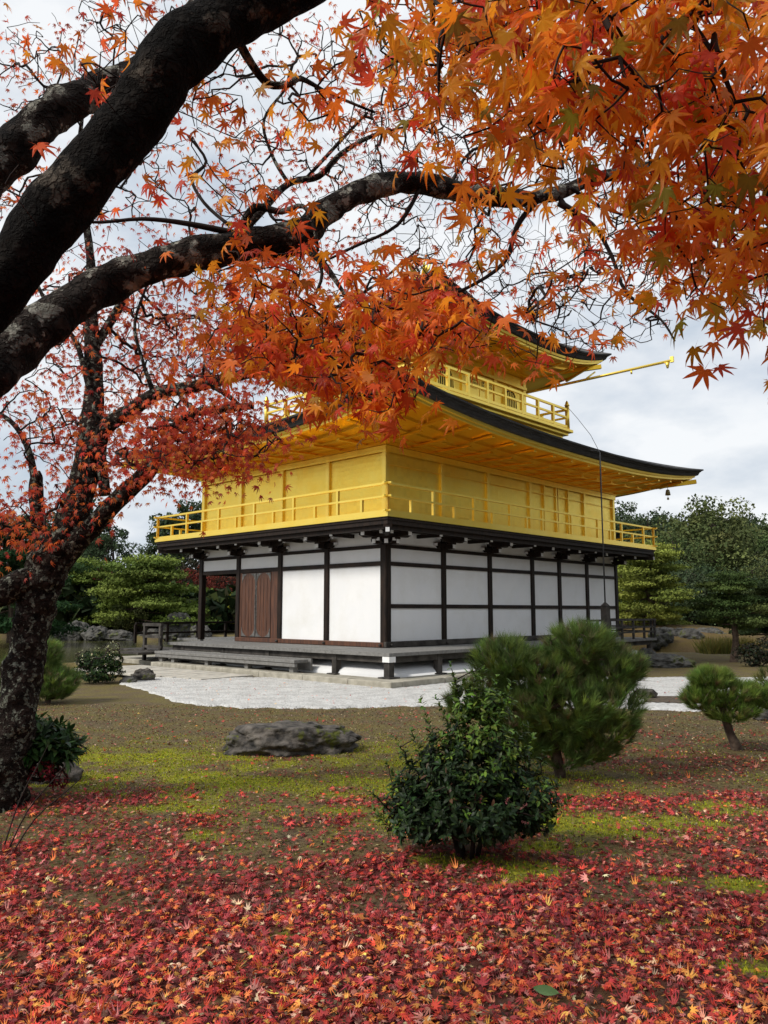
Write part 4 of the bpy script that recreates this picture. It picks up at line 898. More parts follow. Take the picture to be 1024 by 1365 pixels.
for ct in ([(318,318,3.1,22),(330,288,3.05,15),(345,276,3.05,13),(375,282,3.05,11),(404,275,3.05,9),(418,300,3.05,7),(424,335,3.05,5)],
           [(318,312,3.1,12),(250,298,3.05,9),(190,292,3.0,7),(120,296,2.95,5),(60,280,2.9,4)],
           [(305,300,3.15,6),(272,270,3.2,6),(256,238,3.25,6),(275,215,3.3,5),(250,180,3.3,4)],
           [(400,325,3.15,20),(425,345,3.1,14),(455,385,3.0,7),(478,430,2.95,6),(505,480,2.9,4)],
           [(425,345,3.1,7),(428,375,3.1,6),(400,425,3.1,4),(360,460,3.1,3)],
           [(310,40,2.4,20),(335,85,2.5,15),(358,112,2.6,14),(385,112,2.6,12),(402,105,2.65,10),(440,125,2.8,6),(500,150,2.9,4)],
           [(716,268,3.65,11),(690,300,3.65,9),(672,350,3.65,7),(620,385,3.6,6),(570,400,3.6,4)],
           [(745,270,3.7,12),(790,300,3.75,8),(815,340,3.8,7),(835,390,3.8,6),(880,425,3.8,4),(900,455,3.8,3)],
           [(745,262,3.7,8),(770,300,3.75,5),(780,350,3.75,4),(760,400,3.75,3),(700,430,3.75,3)],
           [(760,250,3.7,7),(800,275,3.8,5),(860,300,3.9,4),(900,345,3.9,3)],
           [(560,250,3.4,8),(530,300,3.4,6),(470,330,3.4,5),(430,350,3.4,3)],
           [(600,250,3.45,7),(630,200,3.5,5),(700,185,3.6,4),(760,150,3.7,3)],
           [(530,590,1.9,0.1),(530,590,1.9,0.1)][:0] or [(520,470,2.9,4),(560,500,2.9,4),(545,540,2.9,3),(510,540,2.9,3)]):
    mb = MB(); limb(mb, ct, sub=4, n=8, rough=0.05, samples=s3); into(mb.build('branch', M['twig'] if ct[0][3] < 13 else M['bark_near'], None), NM)

# leaf clouds: where foliage hangs (centre px, distance, half widths), how many leaves, colour mix
ORANGE = [(0.78,0.235,0.02),(0.82,0.31,0.022),(0.72,0.145,0.02),(0.58,0.06,0.028),(0.50,0.27,0.03),(0.30,0.22,0.03)]
REDOR = [(0.80,0.18,0.025),(0.70,0.10,0.025),(0.84,0.27,0.025),(0.58,0.05,0.03),(0.6,0.14,0.06)]
RED = [(0.62,0.09,0.035),(0.50,0.055,0.04),(0.70,0.15,0.04),(0.55,0.12,0.07),(0.36,0.06,0.04)]
def cloud(px, py, Y, rx, ry, n, dY=0.35, power=1.0):
    r = np.sqrt(rng.uniform(0, 1, n))**power; a = rng.uniform(0, 2*np.pi, n)
    X_ = px + rx * r * np.cos(a); Y_ = py + ry * r * np.sin(a); D_ = Y + rng.uniform(-dY, dY, n)
    return np.array([at(x_, y_, d_) for x_, y_, d_ in zip(X_, Y_, D_)])
def leaves(name, pts, size, pal, wts, mat_, root, tmpl, per=1, spread=0.03, curl=0.25, droop=0.9, jit=0.16):
    p = np.repeat(pts, per, 0); n = len(p); p = p + rng.normal(0, spread, (n, 3))
    V, T, k = scatter(tmpl, p, hanging(n, droop), rng.uniform(0.72, 1.22, n) * size, rng.normal(curl, 0.25, n), rng.uniform(0.75, 1.05, n))
    c = leafcol(pick(pal, wts, n, jit), tmpl)
    return into(mesh_np(name, V, T, mat_, None, False, c), root)
# canopy hanging above the viewer at the upper right
A = np.concatenate([cloud(640,-20,1.7,170,95,92), cloud(820,10,1.6,200,120,140), cloud(980,60,1.6,120,150,94), cloud(570,60,1.9,80,70,34), cloud(650,110,1.9,105,85,60), cloud(760,150,1.85,90,75,58), cloud(860,100,1.7,100,90,60),
    cloud(920,190,1.75,110,95,72), cloud(1000,230,1.75,80,110,66), cloud(960,300,2.0,80,60,46), cloud(985,370,2.2,65,50,40), cloud(900,375,2.3,45,28,16), cloud(880,290,2.1,50,40,18), cloud(1040,400,2.0,40,60,14), cloud(590,180,2.0,60,50,14), cloud(700,235,2.0,90,35,12)])
into(grow('twig', s1, [0], A + rng.normal(0, 0.01, A.shape), M['twig'], None, 0.0012, 0.009, wig=0.045), NM)
leaves('foliage', A, 0.058, ORANGE, [5.5,3.6,4.2,1.8,1.3,0.8], M['leaf_near'], NM, LEAF7, 2, 0.06)
# orange mass before the pavilion roof
Bc = np.concatenate([cloud(460,450,2.5,130,58,88), cloud(560,425,2.4,100,55,66), cloud(610,440,2.35,65,40,34), cloud(490,515,2.4,75,36,40), cloud(400,470,2.6,80,45,42), cloud(330,400,2.8,80,50,40), cloud(420,365,2.8,90,36,26), cloud(530,365,2.7,70,26,15), cloud(300,470,2.6,50,30,12),
    cloud(470,510,2.5,75,42,40), cloud(370,430,2.6,60,40,24), cloud(350,370,2.7,50,40,14), cloud(545,540,2.35,14,8,2), cloud(290,150,2.6,50,50,14), cloud(330,260,2.9,90,50,14), cloud(260,330,3.2,80,30,12), cloud(430,130,2.7,60,60,20), cloud(470,60,2.1,40,50,12), cloud(700,330,3.2,90,40,12), cloud(760,400,3.2,70,50,12), cloud(730,470,3.0,70,20,9), cloud(600,300,3.0,70,30,8), cloud(820,300,3.2,70,50,22), cloud(690,400,3.2,70,60,12), cloud(800,450,3.2,60,20,4)])
into(grow('twig', s3, [0], Bc, M['twig'], None, 0.0014, 0.008, wig=0.045), NM)
leaves('foliage', Bc, 0.055, ORANGE[:4] + REDOR[:2] + [(0.5,0.22,0.03)], [4,2.4,4,1.8,2.4,2.6,0.6], M['leaf_near'], NM, LEAF7, 2, 0.045)
# leaves beside the lichen-spotted limb
Cc = np.concatenate([cloud(125,70,2.6,60,55,16), cloud(150,55,2.0,25,30,5), cloud(200,130,2.9,60,40,12), cloud(350,180,3.0,70,50,12), cloud(110,95,1.9,28,14,3), cloud(60,40,3.0,60,30,6), cloud(20,195,1.9,20,12,1), cloud(8,240,1.9,14,10,1), cloud(160,20,2.8,60,20,10), cloud(45,265,3.0,30,20,3), cloud(100,330,3.0,50,40,9), cloud(130,280,3.0,50,20,7), cloud(225,250,2.8,40,30,7)])
into(grow('twig', s1 + s2, [0], Cc, M['twig'], None, 0.0010, 0.004), NM)
leaves('foliage', Cc, 0.052, REDOR, [4,3,3,2,1], M['leaf_near'], NM, LEAF7, 1, 0.03)
# net of fine bare twigs with small leaves behind the long limb
def bare(n, px, py, Y, rx, ry, dY): return cloud(px, py, Y, rx, ry, n, dY)
Dc = np.concatenate([bare(620,660,180,4.2,210,90,0.5), bare(700,720,330,4.2,190,90,0.6), bare(420,800,400,4.2,110,70,0.4), bare(180,560,300,4.0,90,80,0.5), bare(120,880,300,4.3,80,80,0.4), bare(60,690,440,3.9,60,40,0.3)])
into(grow('twig', s3, [0], Dc, M['twig'], None, 0.0011, 0.008, wig=0.03, expo=0.40), NM)
leaves('foliage', Dc[::7], 0.034, REDOR, [4,3,2,2,2], M['leaf_near'], NM, LEAF7S, 1, 0.03)

# --- the lichen-covered red maple at the left
RM = empty('maple_tree', (-3.05, 6.45, 0), 0, 'lichen-crusted maple with small crimson leaves rising at the left', 'tree')
mb = MB(); q = []
limb(mb, [(-8,1100,6.45,120),(-2,1060,6.45,92),(10,1000,6.45,74),(24,940,6.45,68),(36,870,6.5,64),(48,810,6.5,64),(62,760,6.5,74),(80,720,6.5,66)], k=0.74, samples=q, n=36, sub=14, rough=0.06)
into(mb.build('trunk', M['bark'], None), RM)
q2 = []
for ct in ([(62,775,6.5,62),(80,730,6.5,52),(100,680,6.55,46),(112,630,6.6,42),(122,570,6.7,38),(126,510,6.8,30),(122,450,6.9,24),(122,390,7.0,19),(118,320,7.1,14),(105,230,7.2,9),(110,150,7.3,5)],
           [(66,770,6.5,44),(90,735,6.5,42),(130,695,6.45,34),(170,655,6.4,28),(203,622,6.4,24),(222,590,6.4,20),(238,565,6.35,17),(262,550,6.3,15),(300,545,6.3,14),(338,541,6.3,11)],
           [(140,660,6.6,20),(135,610,6.6,18),(138,575,6.6,24),(170,550,6.6,26),(210,525,6.55,24),(260,515,6.5,20),(320,500,6.5,18),(380,488,6.4,14),(430,470,6.3,12),(500,430,6.2,10),(560,400,6.1,8),(610,370,6.0,6)],
           [(60,775,6.5,44),(35,775,6.4,44),(0,790,6.3,44),(-60,800,6.1,40),(-140,780,6.0,34)],
           [(72,760,6.5,26),(55,720,6.5,24),(50,680,6.5,23),(48,640,6.5,20),(54,634,6.5,18)],
           [(48,645,6.5,13),(38,600,6.5,10),(22,570,6.5,9),(0,552,6.5,7),(-40,540,6.5,5)],
           [(122,470,6.9,16),(150,425,7.0,14),(195,350,7.2,11),(240,325,7.3,11),(300,330,7.4,10),(345,285,7.4,13),(385,245,7.5,12),(425,235,7.5,11),(455,205,7.5,9),(500,180,7.5,6),(560,165,7.6,4)],
           [(385,245,7.5,7),(362,205,7.5,6),(352,160,7.5,5),(380,120,7.6,4)],
           [(410,236,7.5,7),(452,190,7.5,6),(490,150,7.6,4)],
           [(262,550,6.35,10),(240,525,6.4,8),(270,512,6.3,8),(300,525,6.3,7),(318,540,6.3,8)],
           [(125,540,6.7,12),(112,490,6.7,10),(98,450,6.8,8),(60,400,6.8,6),(30,330,6.9,4)],
           [(205,525,6.55,10),(190,480,6.5,6),(180,430,6.5,5),(200,370,6.6,4)],
           [(320,500,6.5,9),(370,455,6.5,8),(430,420,6.5,6),(500,380,6.5,5),(560,330,6.5,4)]):
    mb = MB(); limb(mb, ct, sub=5, n=14 if ct[0][3] > 20 else 9, rough=0.06, samples=q2); into(mb.build('limb' if ct[0][3] > 20 else 'branch', M['bark'], None), RM)
Ec = np.concatenate([cloud(200,465,7.1,150,55,300,0.5), cloud(150,560,7.0,110,40,80,0.4), cloud(260,570,6.2,90,34,170,0.5), cloud(230,610,6.1,100,20,160,0.45), cloud(315,588,6.0,60,26,100,0.4), cloud(190,400,7.3,150,50,180,0.5),
    cloud(115,600,6.9,45,45,60,0.3), cloud(95,660,6.2,26,30,24,0.2), cloud(60,560,6.5,60,70,60,0.4), cloud(350,480,6.2,110,50,150,0.5), cloud(450,440,6.1,120,60,150,0.5), cloud(560,420,6.0,80,50,100,0.4), cloud(250,260,7.3,200,90,190,0.6), cloud(420,250,7.5,120,120,190,0.5), cloud(560,190,7.6,90,90,120,0.4),
    cloud(170,80,7.3,150,90,110,0.5), cloud(500,100,7.6,90,60,70,0.4), cloud(370,60,7.5,90,60,70,0.4), cloud(20,90,7.3,70,60,60,0.3), cloud(20,250,7.2,60,60,50,0.3), cloud(30,690,6.2,36,22,40,0.3), cloud(0,700,6.0,30,30,30,0.2)])
g_ = grow('twig', q2, [0], Ec, M['twig'], None, 0.0030, 0.016, wig=0.045); into(g_, RM)
# crowns: full of leaves low down, thin near the top
dens_ = Ec[:, 2]; zc = (Ec[:, 2] > 5.0)
low = Ec[~zc]; hi_ = Ec[zc]
leaves('foliage', low, 0.047, RED + [(0.70,0.20,0.05)], [4,3,3,2,1.5,2], M['leaf_far'], RM, LEAF7S, 5, 0.16)
leaves('foliage', hi_[::3], 0.050, RED + REDOR[:2], [3,2,3,2,1,3,2], M['leaf_far'], RM, LEAF7S, 7, 0.13)

# ------------------------------------------------------------------ fallen leaves, debris, moss
def on_ground(n, x0, x1, y0, y1, dens):
    X = rng.uniform(x0, x1, n); Y = rng.uniform(y0, y1, n); k = rng.uniform(0, 1, n) < dens(X, Y); return X[k], Y[k]
FALL = [(0.34,0.045,0.050),(0.50,0.060,0.055),(0.18,0.028,0.032),(0.68,0.080,0.045),(0.68,0.25,0.20),(0.72,0.20,0.06),(0.82,0.32,0.07),(0.85,0.52,0.11),(0.78,0.52,0.34),(0.17,0.065,0.05)]
FW = [3.3,4.2,2.0,4.0,2.8,3.5,2.7,0.45,0.6,1.6]
def ground_leaves(name, n, x0, x1, y0, y1, dens, size, tmpl, zadd, wts=FW, label=None, wfar=None):
    X, Y = on_ground(n, x0, x1, y0, y1, dens); k = len(X)
    inview = np.abs(X) < 0.56 * Y + 0.6; X = X[inview]; Y = Y[inview]; k = len(X)
    Z = gz(X, Y) + 0.006 + rng.uniform(0, zadd, k)
    a = rng.uniform(0, 2*np.pi, k)
    tip = np.stack([np.cos(a), np.sin(a), rng.normal(0.02, 0.24, k)], 1); nr = rng.normal(0, 0.42, (k, 3)); nr[:, 2] += np.where(rng.uniform(0,1,k) < 0.82, 1.0, -1.0)
    V, T, m_ = scatter(tmpl, np.stack([X, Y, Z], 1), frames(tip, nr), np.clip(rng.lognormal(-0.12, 0.27, k), .4, 1.6) * size, np.clip(rng.normal(0.4, 0.7, k), -0.6, 1.8), rng.uniform(0.6, 1.15, k))
    V[:, 2] = np.maximum(V[:, 2], np.repeat(gz(X, Y) + 0.004, m_))
    cn = pick(FALL, wts, k, 0.2)
    if wfar is not None:
        cf = pick(FALL, wfar, k, 0.2); far = rng.uniform(0, 1, k) < np.clip((Y - 3.3) / 1.5, 0, 1); cn[far] = cf[far]
    o = mesh_np(name, V, T, M['leaf_fall'], None, False, leafcol(cn, tmpl))
    return tag(o, label, 'leaves', kind='stuff')
ground_leaves('fallen_leaves', 78000, -4.2, 4.2, 2.7, 7.0, leafdens, 0.033, LEAF7S, 0.022, label='carpet of fallen crimson and orange maple leaves in the foreground', wfar=[6,5,5,2.6,1.7,1.1,0.5,0.15,0.3,3.4])
ground_leaves('scattered_leaves', 90000, -7, 7, 6.4, 13.6, leafdens, 0.033, LEAF5, 0.006, [5,4,4.5,1.6,1.6,0.8,0.35,0.1,0.5,3.5], 'scattered red leaves thinning out over the mossy soil')
k = 420; X = rng.uniform(-4.5, 8, k); Y = rng.uniform(12.9, 17.5, k); u_, v_ = to_uv(X, Y); q_ = (u_ < -2.5) | (v_ < -2.5); q_ &= (Y > gravel_near(X) + .2); X = X[q_]; Y = Y[q_]; k = len(X); a = rng.uniform(0, 2*np.pi, k); nr = rng.normal(0, .3, (k, 3)); nr[:, 2] += 1
V, T, m_ = scatter(LEAF5, np.stack([X, Y, 0.048 + 0*X], 1), frames(np.stack([np.cos(a), np.sin(a), 0*a], 1), nr), rng.uniform(.6, 1.2, k) * 0.032, rng.uniform(-.3, .6, k))
tag(mesh_np('scattered_leaves', V, T, M['leaf_fall'], None, False, np.repeat(pick(FALL, FW, k, .2), m_, 0)), 'few small dry leaves blown onto the white gravel', 'leaves', kind='stuff')
# crumbs of broken dry leaf
k = 190000; X, Y = on_ground(k, -7, 7, 2.7, 13.2, lambda X, Y: np.clip(0.75 - 0.02 * Y, 0.2, 1) * (1 - 0.6 * moss_at(X, Y))); iv = np.abs(X) < 0.56*Y + 0.5; X = X[iv]; Y = Y[iv]; k = len(X)
tri = (np.array([(-.5,-.4,0),(.5,-.25,.0),(.1,.6,.25),(-.35,.35,.1)], np.float32), np.array([(0,1,2),(0,2,3)], np.int32))
a = rng.uniform(0, 2*np.pi, k); nr = rng.normal(0, .45, (k, 3)); nr[:, 2] += 1
V, T, m_ = scatter(tri, np.stack([X, Y, gz(X, Y) + 0.008], 1), frames(np.stack([np.cos(a), np.sin(a), 0*a], 1), nr), rng.uniform(0.008, 0.022, k))
tag(mesh_np('leaf_litter', V, T, M['leaf_fall'], None, False, np.repeat(pick([(0.13,0.075,0.035),(0.22,0.16,0.07),(0.38,0.29,0.18),(0.06,0.035,0.02),(0.19,0.05,0.035),(0.12,0.12,0.03)], [3,3,1.2,2.5,1.2,1.5], k, 0.3), m_, 0)), 'fine brown crumbs of dry leaf on the soil', 'leaf litter', kind='stuff')
# moss cushions: tiny blades
k = 200000; X, Y = on_ground(k, -5.5, 5.5, 2.8, 10.5, lambda X, Y: np.clip(moss_at(X, Y) * 1.3, 0, 1) * 0.9); iv = np.abs(X) < 0.56*Y + 0.4; X = X[iv]; Y = Y[iv]; k = len(X)
bl = (np.array([(-.28,0,0),(.28,0,0),(.0,.15,1.0),(0,-.28,0),(0,.28,0),(.15,0,.9)], np.float32), np.array([(0,1,2),(3,4,5)], np.int32))
a = rng.uniform(0, 2*np.pi, k); nr = rng.normal(0, .35, (k, 3)); nr[:, 2] += 1
V, T, m_ = scatter(bl, np.stack([X, Y, gz(X, Y)], 1), frames(np.stack([np.cos(a), np.sin(a), 0*a], 1), nr), rng.uniform(0.008, 0.020, k))
tag(mesh_np('moss', V, T, M['mossblade'], None, False, np.repeat(pick([(0.40,0.43,0.030),(0.52,0.52,0.04),(0.22,0.27,0.025),(0.30,0.24,0.05)], [3,3,2,1.6], k, 0.28), m_, 0)), 'bright yellow-green moss patches between the leaves', 'moss', kind='stuff')
# a single broad green leaf among the red ones
c_ = grd(728, 1333); mb = MB(); ps = []
for i in range(9):
    t_ = i / 8; w_ = 0.028 * math.sin(math.pi * min(1, t_ * 0.96 + 0.02))**0.8; ps.append((t_, w_))
vs = [(-0.05 + 0.10 * t_, -w_, 0.004) for t_, w_ in ps] + [(-0.05 + 0.10 * t_, 0, 0.0) for t_, w_ in ps] + [(-0.05 + 0.10 * t_, w_, 0.006) for t_, w_ in ps]
mb.add(vs, [(i, i+1, 10+i, 9+i) for i in range(8)] + [(9+i, 10+i, 19+i, 18+i) for i in range(8)], True)
o = mb.build('green_leaf', mat('fresh_green_leaf', (0.05, 0.10, 0.02), (0.08, 0.15, 0.03), 10, 0.4)); o.location = (c_[0], c_[1], gz(c_[0], c_[1]) + 0.04); o.rotation_euler = (0.25, 0.05, -0.35)
tag(o, 'single broad green leaf lying on the red leaf carpet', 'leaf')

# ------------------------------------------------------------------ rocks
def rock(name, x, y, size, label, seed, m_='rock', rz=0.0, group=None, flat=0.0, z=0.0, parent=None, cat='rock', sink=0.25):
    import bmesh
    bm = bmesh.new(); bmesh.ops.create_icosphere(bm, subdivisions=6 if abs(size[0]) > 1.4 else 5, radius=1.0)
    from mathutils import noise
    off = Vector((seed * 7.3, seed * 3.1, seed * 1.7))
    for v in bm.verts:
        p = v.co.copy(); n1 = noise.noise(p * 1.1 + off); n2 = noise.noise(p * 2.6 + off); n3 = noise.ridged_multi_fractal(p * 1.6 + off, 1.0, 2.0, 4, 1.0, 2.0)
        cell = noise.voronoi(p * 1.5 + off)[0]
        n4 = noise.noise(p * 7 + off); n5 = noise.ridged_multi_fractal(Vector((p.x * 2.0, p.y * 2.0, p.z * 2.0)) + off, 0.9, 2.2, 6, 1.0, 2.0)
        r = 1 + 0.24 * n1 + 0.12 * n2 + 0.05 * (n3 - 1) + 0.26 * (min(cell[1] - cell[0], 0.5) - 0.3) + 0.05 * n4 + 0.055 * (n5 - 1)
        v.co = p * r
        v.co.x *= size[0] / 2; v.co.y *= size[1] / 2; v.co.z *= size[2] / (2 - sink * 2) * 1.0
        if flat and v.co.z > size[2] * flat: v.co.z = size[2] * flat + (v.co.z - size[2] * flat) * 0.15 + 0.01 * n2
    me = bpy.data.meshes.new(name); bm.to_mesh(me); bm.free(); me.polygons.foreach_set('use_smooth', [True] * len(me.polygons)); me.materials.append(M[m_])
    o = bpy.data.objects.new(name, me); C.objects.link(o); o.location = (x, y, z + size[2] * 0.22); o.rotation_euler = (0, 0, rz)
    return tag(o, label, cat, group)
rock('boulder', -1.0, 8.95, (1.46, 0.85, 0.40), 'long flat-topped grey boulder with moss lying on the moss lawn', 3, flat=0.50, rz=0.05)
rock('rock', *grd(192, 908), (0.50, 0.40, 0.30), 'rounded grey rock at the left edge of the gravel', 5, 'rock')
rock('rock', *grd(172, 911), (0.36, 0.30, 0.16), 'low pale rock between the flowering bush and the rounded grey rock', 8, 'palerock')
rock('rock', grd(866,934)[0], grd(866,934)[1] + 0.15, (0.30, 0.26, 0.25), 'small square-topped rock standing in the white gravel', 12, 'rock', flat=0.5)
rock('rock', *grd(1022, 960), (0.42, 0.30, 0.17), 'dark low rock at the right edge by the small leaning pine', 14, 'rock')
p_ = grd(893, 889); rock('boulder', p_[0] - 0.1, p_[1], (1.5, 0.9, 0.42), 'grey waterside boulder below the right end of the deck', 17, 'palerock')
p_ = grd(868, 884); rock('boulder', p_[0], p_[1] + 0.3, (0.6, 0.6, 0.5), 'upright pale boulder just under the deck railing end', 19, 'palerock')
rock('mossy_rock', -3.72, 8.05, (0.50, 0.45, 0.52), 'dark mossy rock right of the lichen-crusted maple trunk', 23, 'rock')
rock('rock', *grd(62, 1040), (0.60, 0.42, 0.28), 'half-hidden rock under the arching green plant', 26, 'rock')
# ------------------------------------------------------------------ shrubs
def ell_leaf(wd=0.32, fold=0.08, seg=4):
    V = []; T = []
    for i in range(seg + 1):
        t_ = i / seg; w_ = wd * math.sin(math.pi * t_)**0.8 if 0 < i < seg else 0
        V += [(-w_, t_, fold * (1 if 0 < i < seg else 0) - 0.25 * t_ * t_), (0, t_, -0.25 * t_ * t_), (w_, t_, fold * (1 if 0 < i < seg else 0) - 0.25 * t_ * t_)]
    for i in range(seg):
        a = i * 3; T += [(a, a+1, a+4), (a, a+4, a+3), (a+1, a+2, a+5), (a+1, a+5, a+4)]
    return np.array(V, np.float32), np.array(T, np.int32)
ELL = ell_leaf(0.20, 0.05); NAR = ell_leaf(0.13, 0.03)
def bush(root, shoots, dirs, per, size, pal, wts, tmpl, name='foliage', m_='gloss_leaf', open_=0.9, along=0.05):
    """leaf whorls round shoot tips"""
    n = len(shoots) * per; p = np.repeat(shoots, per, 0); d = np.repeat(dirs, per, 0); d /= np.linalg.norm(d, axis=1, keepdims=True)
    r = rng.normal(0, 1, (n, 3)); r -= (r * d).sum(1, keepdims=True) * d; r /= np.linalg.norm(r, axis=1, keepdims=True)
    tip = d * rng.uniform(0.15, 1.0, (n, 1)) + r * open_
    nr = d - 0.2 * r + rng.normal(0, 0.2, (n, 3)) + np.array([0, 0, 0.5])
    p = p - d * rng.uniform(0, along, (n, 1))
    V, T, k = scatter(tmpl, p, frames(tip, nr), rng.uniform(0.6, 1.15, n) * size, rng.normal(0, 0.2, n))
    o = mesh_np(name, V, T, M[m_], None, True, np.repeat(pick(pal, wts, n, 0.22), k, 0)); return into(o, root)
def stems(root, base, shoots, name='stem', r0=0.0025, rmax=0.016, m_='twig'):
    g = grow(name, base, [0], shoots[rng.choice(len(shoots), min(len(shoots), 320), replace=False)], M[m_], None, r0, rmax, wig=0.04); return into(g, root)
def env_points(blobs, n, shell=0.55):
    """points in a union of ellipsoids (cx,cy,cz,rx,ry,rz,weight), mostly near their skins; directions point outward"""
    wt = np.array([b[6] for b in blobs], float); wt /= wt.sum(); k = rng.choice(len(blobs), n, p=wt); B_ = np.array(blobs, float)[k]
    d = rng.normal(0, 1, (n, 3)); d /= np.linalg.norm(d, axis=1, keepdims=True); r = rng.uniform(shell**3, 1, n)**(1/3)
    p = B_[:, :3] + d * B_[:, 3:6] * r[:, None]; return p, d * B_[:, 3:6].mean(1, keepdims=True)**0 + np.array([0, 0, 0.6])
# dark evergreen shrub in front
bx_, by_ = 0.53, 5.15
SH = empty('evergreen_shrub', (bx_, by_, 0), 0, 'dark glossy broad-leaved shrub standing in the red leaf carpet', 'shrub')
bl_ = [(0,0,.32,.44,.42,.20,4),(-.28,-.05,.27,.25,.26,.14,1.6),(.32,0,.36,.25,.27,.17,1.6),(0.02,0,.54,.30,.30,.20,2.4),(.08,0,.76,.20,.2,.18,1.4),(.08,.05,.28,.48,.3,.12,1.2),(.24,.02,.58,.18,.2,.18,1),(-.16,0,.64,.13,.16,.15,.6),(0.0,0,.95,.07,.08,.12,.3),(.17,0,.90,.09,.1,.12,.45),(-.36,0,.42,.12,.14,.12,.5),(.40,-.02,.24,.14,.14,.10,.5)]
bl_ = [(b[0]+bx_, b[1]+by_, *b[2:]) for b in bl_]
P_, D_ = env_points(bl_, 2000, 0.55); P_ = P_ + D_ * np.abs(rng.normal(0, .035, (len(D_), 1))); k_ = P_[:, 2] > 0.10; P_ = P_[k_]; D_ = D_[k_]
# shoots that stick up out of the top and out of the sides
ex = []; exd = []
for (x0, y0, z0, x1, z1) in ((-.05,0,.95,-.10,1.22),(-.05,.0,1.0,-.07,1.12),(.14,0,.95,.20,1.13),(.22,0,.9,.30,1.10),(-.22,0,.75,-.30,1.0),(-.42,0,.42,-.52,.60),(.5,0,.42,.60,.46),(.05,0,1.0,.06,1.16),(-.30,-.1,.65,-.36,.80),(.34,0,.75,.40,.82),(-.5,0,.2,-.60,.30),(.42,0,.5,.52,.66),(-.36,0,.55,-.46,.74),(.3,-.1,.62,.42,.78),(-.12,0,.85,-.2,1.0),(.1,0,1.0,.12,1.2),(-.5,-.1,.32,-.62,.44),(.52,-.1,.3,.64,.4)):
    for j in range(7):
        t_ = j / 6; ex.append((bx_ + x0 + (x1-x0)*t_, by_ + y0, z0 + (z1-z0)*t_)); exd.append((x1-x0, 0, z1-z0 + .05))
P2 = np.array(ex); D2 = np.array(exd)
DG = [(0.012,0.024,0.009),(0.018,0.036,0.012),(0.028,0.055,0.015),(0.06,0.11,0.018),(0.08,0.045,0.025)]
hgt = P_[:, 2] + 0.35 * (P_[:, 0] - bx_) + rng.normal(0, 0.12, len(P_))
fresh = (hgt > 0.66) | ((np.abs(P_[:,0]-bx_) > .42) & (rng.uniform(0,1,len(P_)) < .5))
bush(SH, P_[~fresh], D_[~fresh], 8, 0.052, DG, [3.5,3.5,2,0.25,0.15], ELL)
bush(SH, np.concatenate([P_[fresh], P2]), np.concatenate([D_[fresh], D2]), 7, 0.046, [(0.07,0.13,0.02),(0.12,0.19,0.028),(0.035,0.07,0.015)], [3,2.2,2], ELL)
stems(SH, [(bx_ + .06*math.cos(a), by_ + .06*math.sin(a), 0.02) for a in range(6)], np.concatenate([P_, P2]))
mb = MB()
for a in range(7): mb.tube([(bx_ + .05*math.cos(a), by_ + .05*math.sin(a), -0.02), (bx_ + .12*math.cos(a), by_ + .10*math.sin(a), 0.25), (bx_ + .2*math.cos(a), by_ + .2*math.sin(a), 0.5)], [0.016, 0.012, 0.006], 6)
into(mb.build('trunk', M['twig'], None), SH)
P3, D3 = env_points([(bx_ + .02, by_ - .36, .36, .35, .1, .12, 1)], 5, .9)
bush(SH, P3, D3 + np.array([0, -1, 0]), 26, 0.012, [(0.30,0.10,0.10),(0.22,0.06,0.06)], [1, 1], ELL, 'flower_cluster', along=0.06)['kind'] = 'stuff'

# pines with long needles
def needles(root, tips, dirs, per, size, pal, wts, name='needles', wd=0.022, m_='needle', droop=0.0, open_=0.75):
    n = len(tips) * per; p = np.repeat(tips, per, 0); d = np.repeat(dirs, per, 0); d = d / np.linalg.norm(d, axis=1, keepdims=True)
    r = rng.normal(0, 1, (n, 3)); r -= (r * d).sum(1, keepdims=True) * d; r /= np.linalg.norm(r, axis=1, keepdims=True)
    tip = d + r * rng.uniform(0.15, open_, (n, 1)) + np.array([0, 0, -droop]); p = p - d * rng.uniform(0, 0.5, (n, 1)) * size
    T_ = (np.array([(-wd, 0, 0), (wd, 0, 0), (0, 1, 0)], np.float32), np.array([(0, 1, 2)], np.int32))
    V, T, k = scatter(T_, p, frames(tip, rng.normal(0, 1, (n, 3))), rng.uniform(0.7, 1.15, n) * size)
    c = np.repeat(pick(pal, wts, len(tips), 0.18), per, 0) * (1 + rng.normal(0, 0.12, (n, 1)))
    return into(mesh_np(name, V, T, M[m_], None, False, np.repeat(np.clip(c, .003, 1), k, 0)), root)
PG = [(0.10,0.15,0.045),(0.15,0.235,0.055),(0.22,0.31,0.065),(0.22,0.18,0.09)]
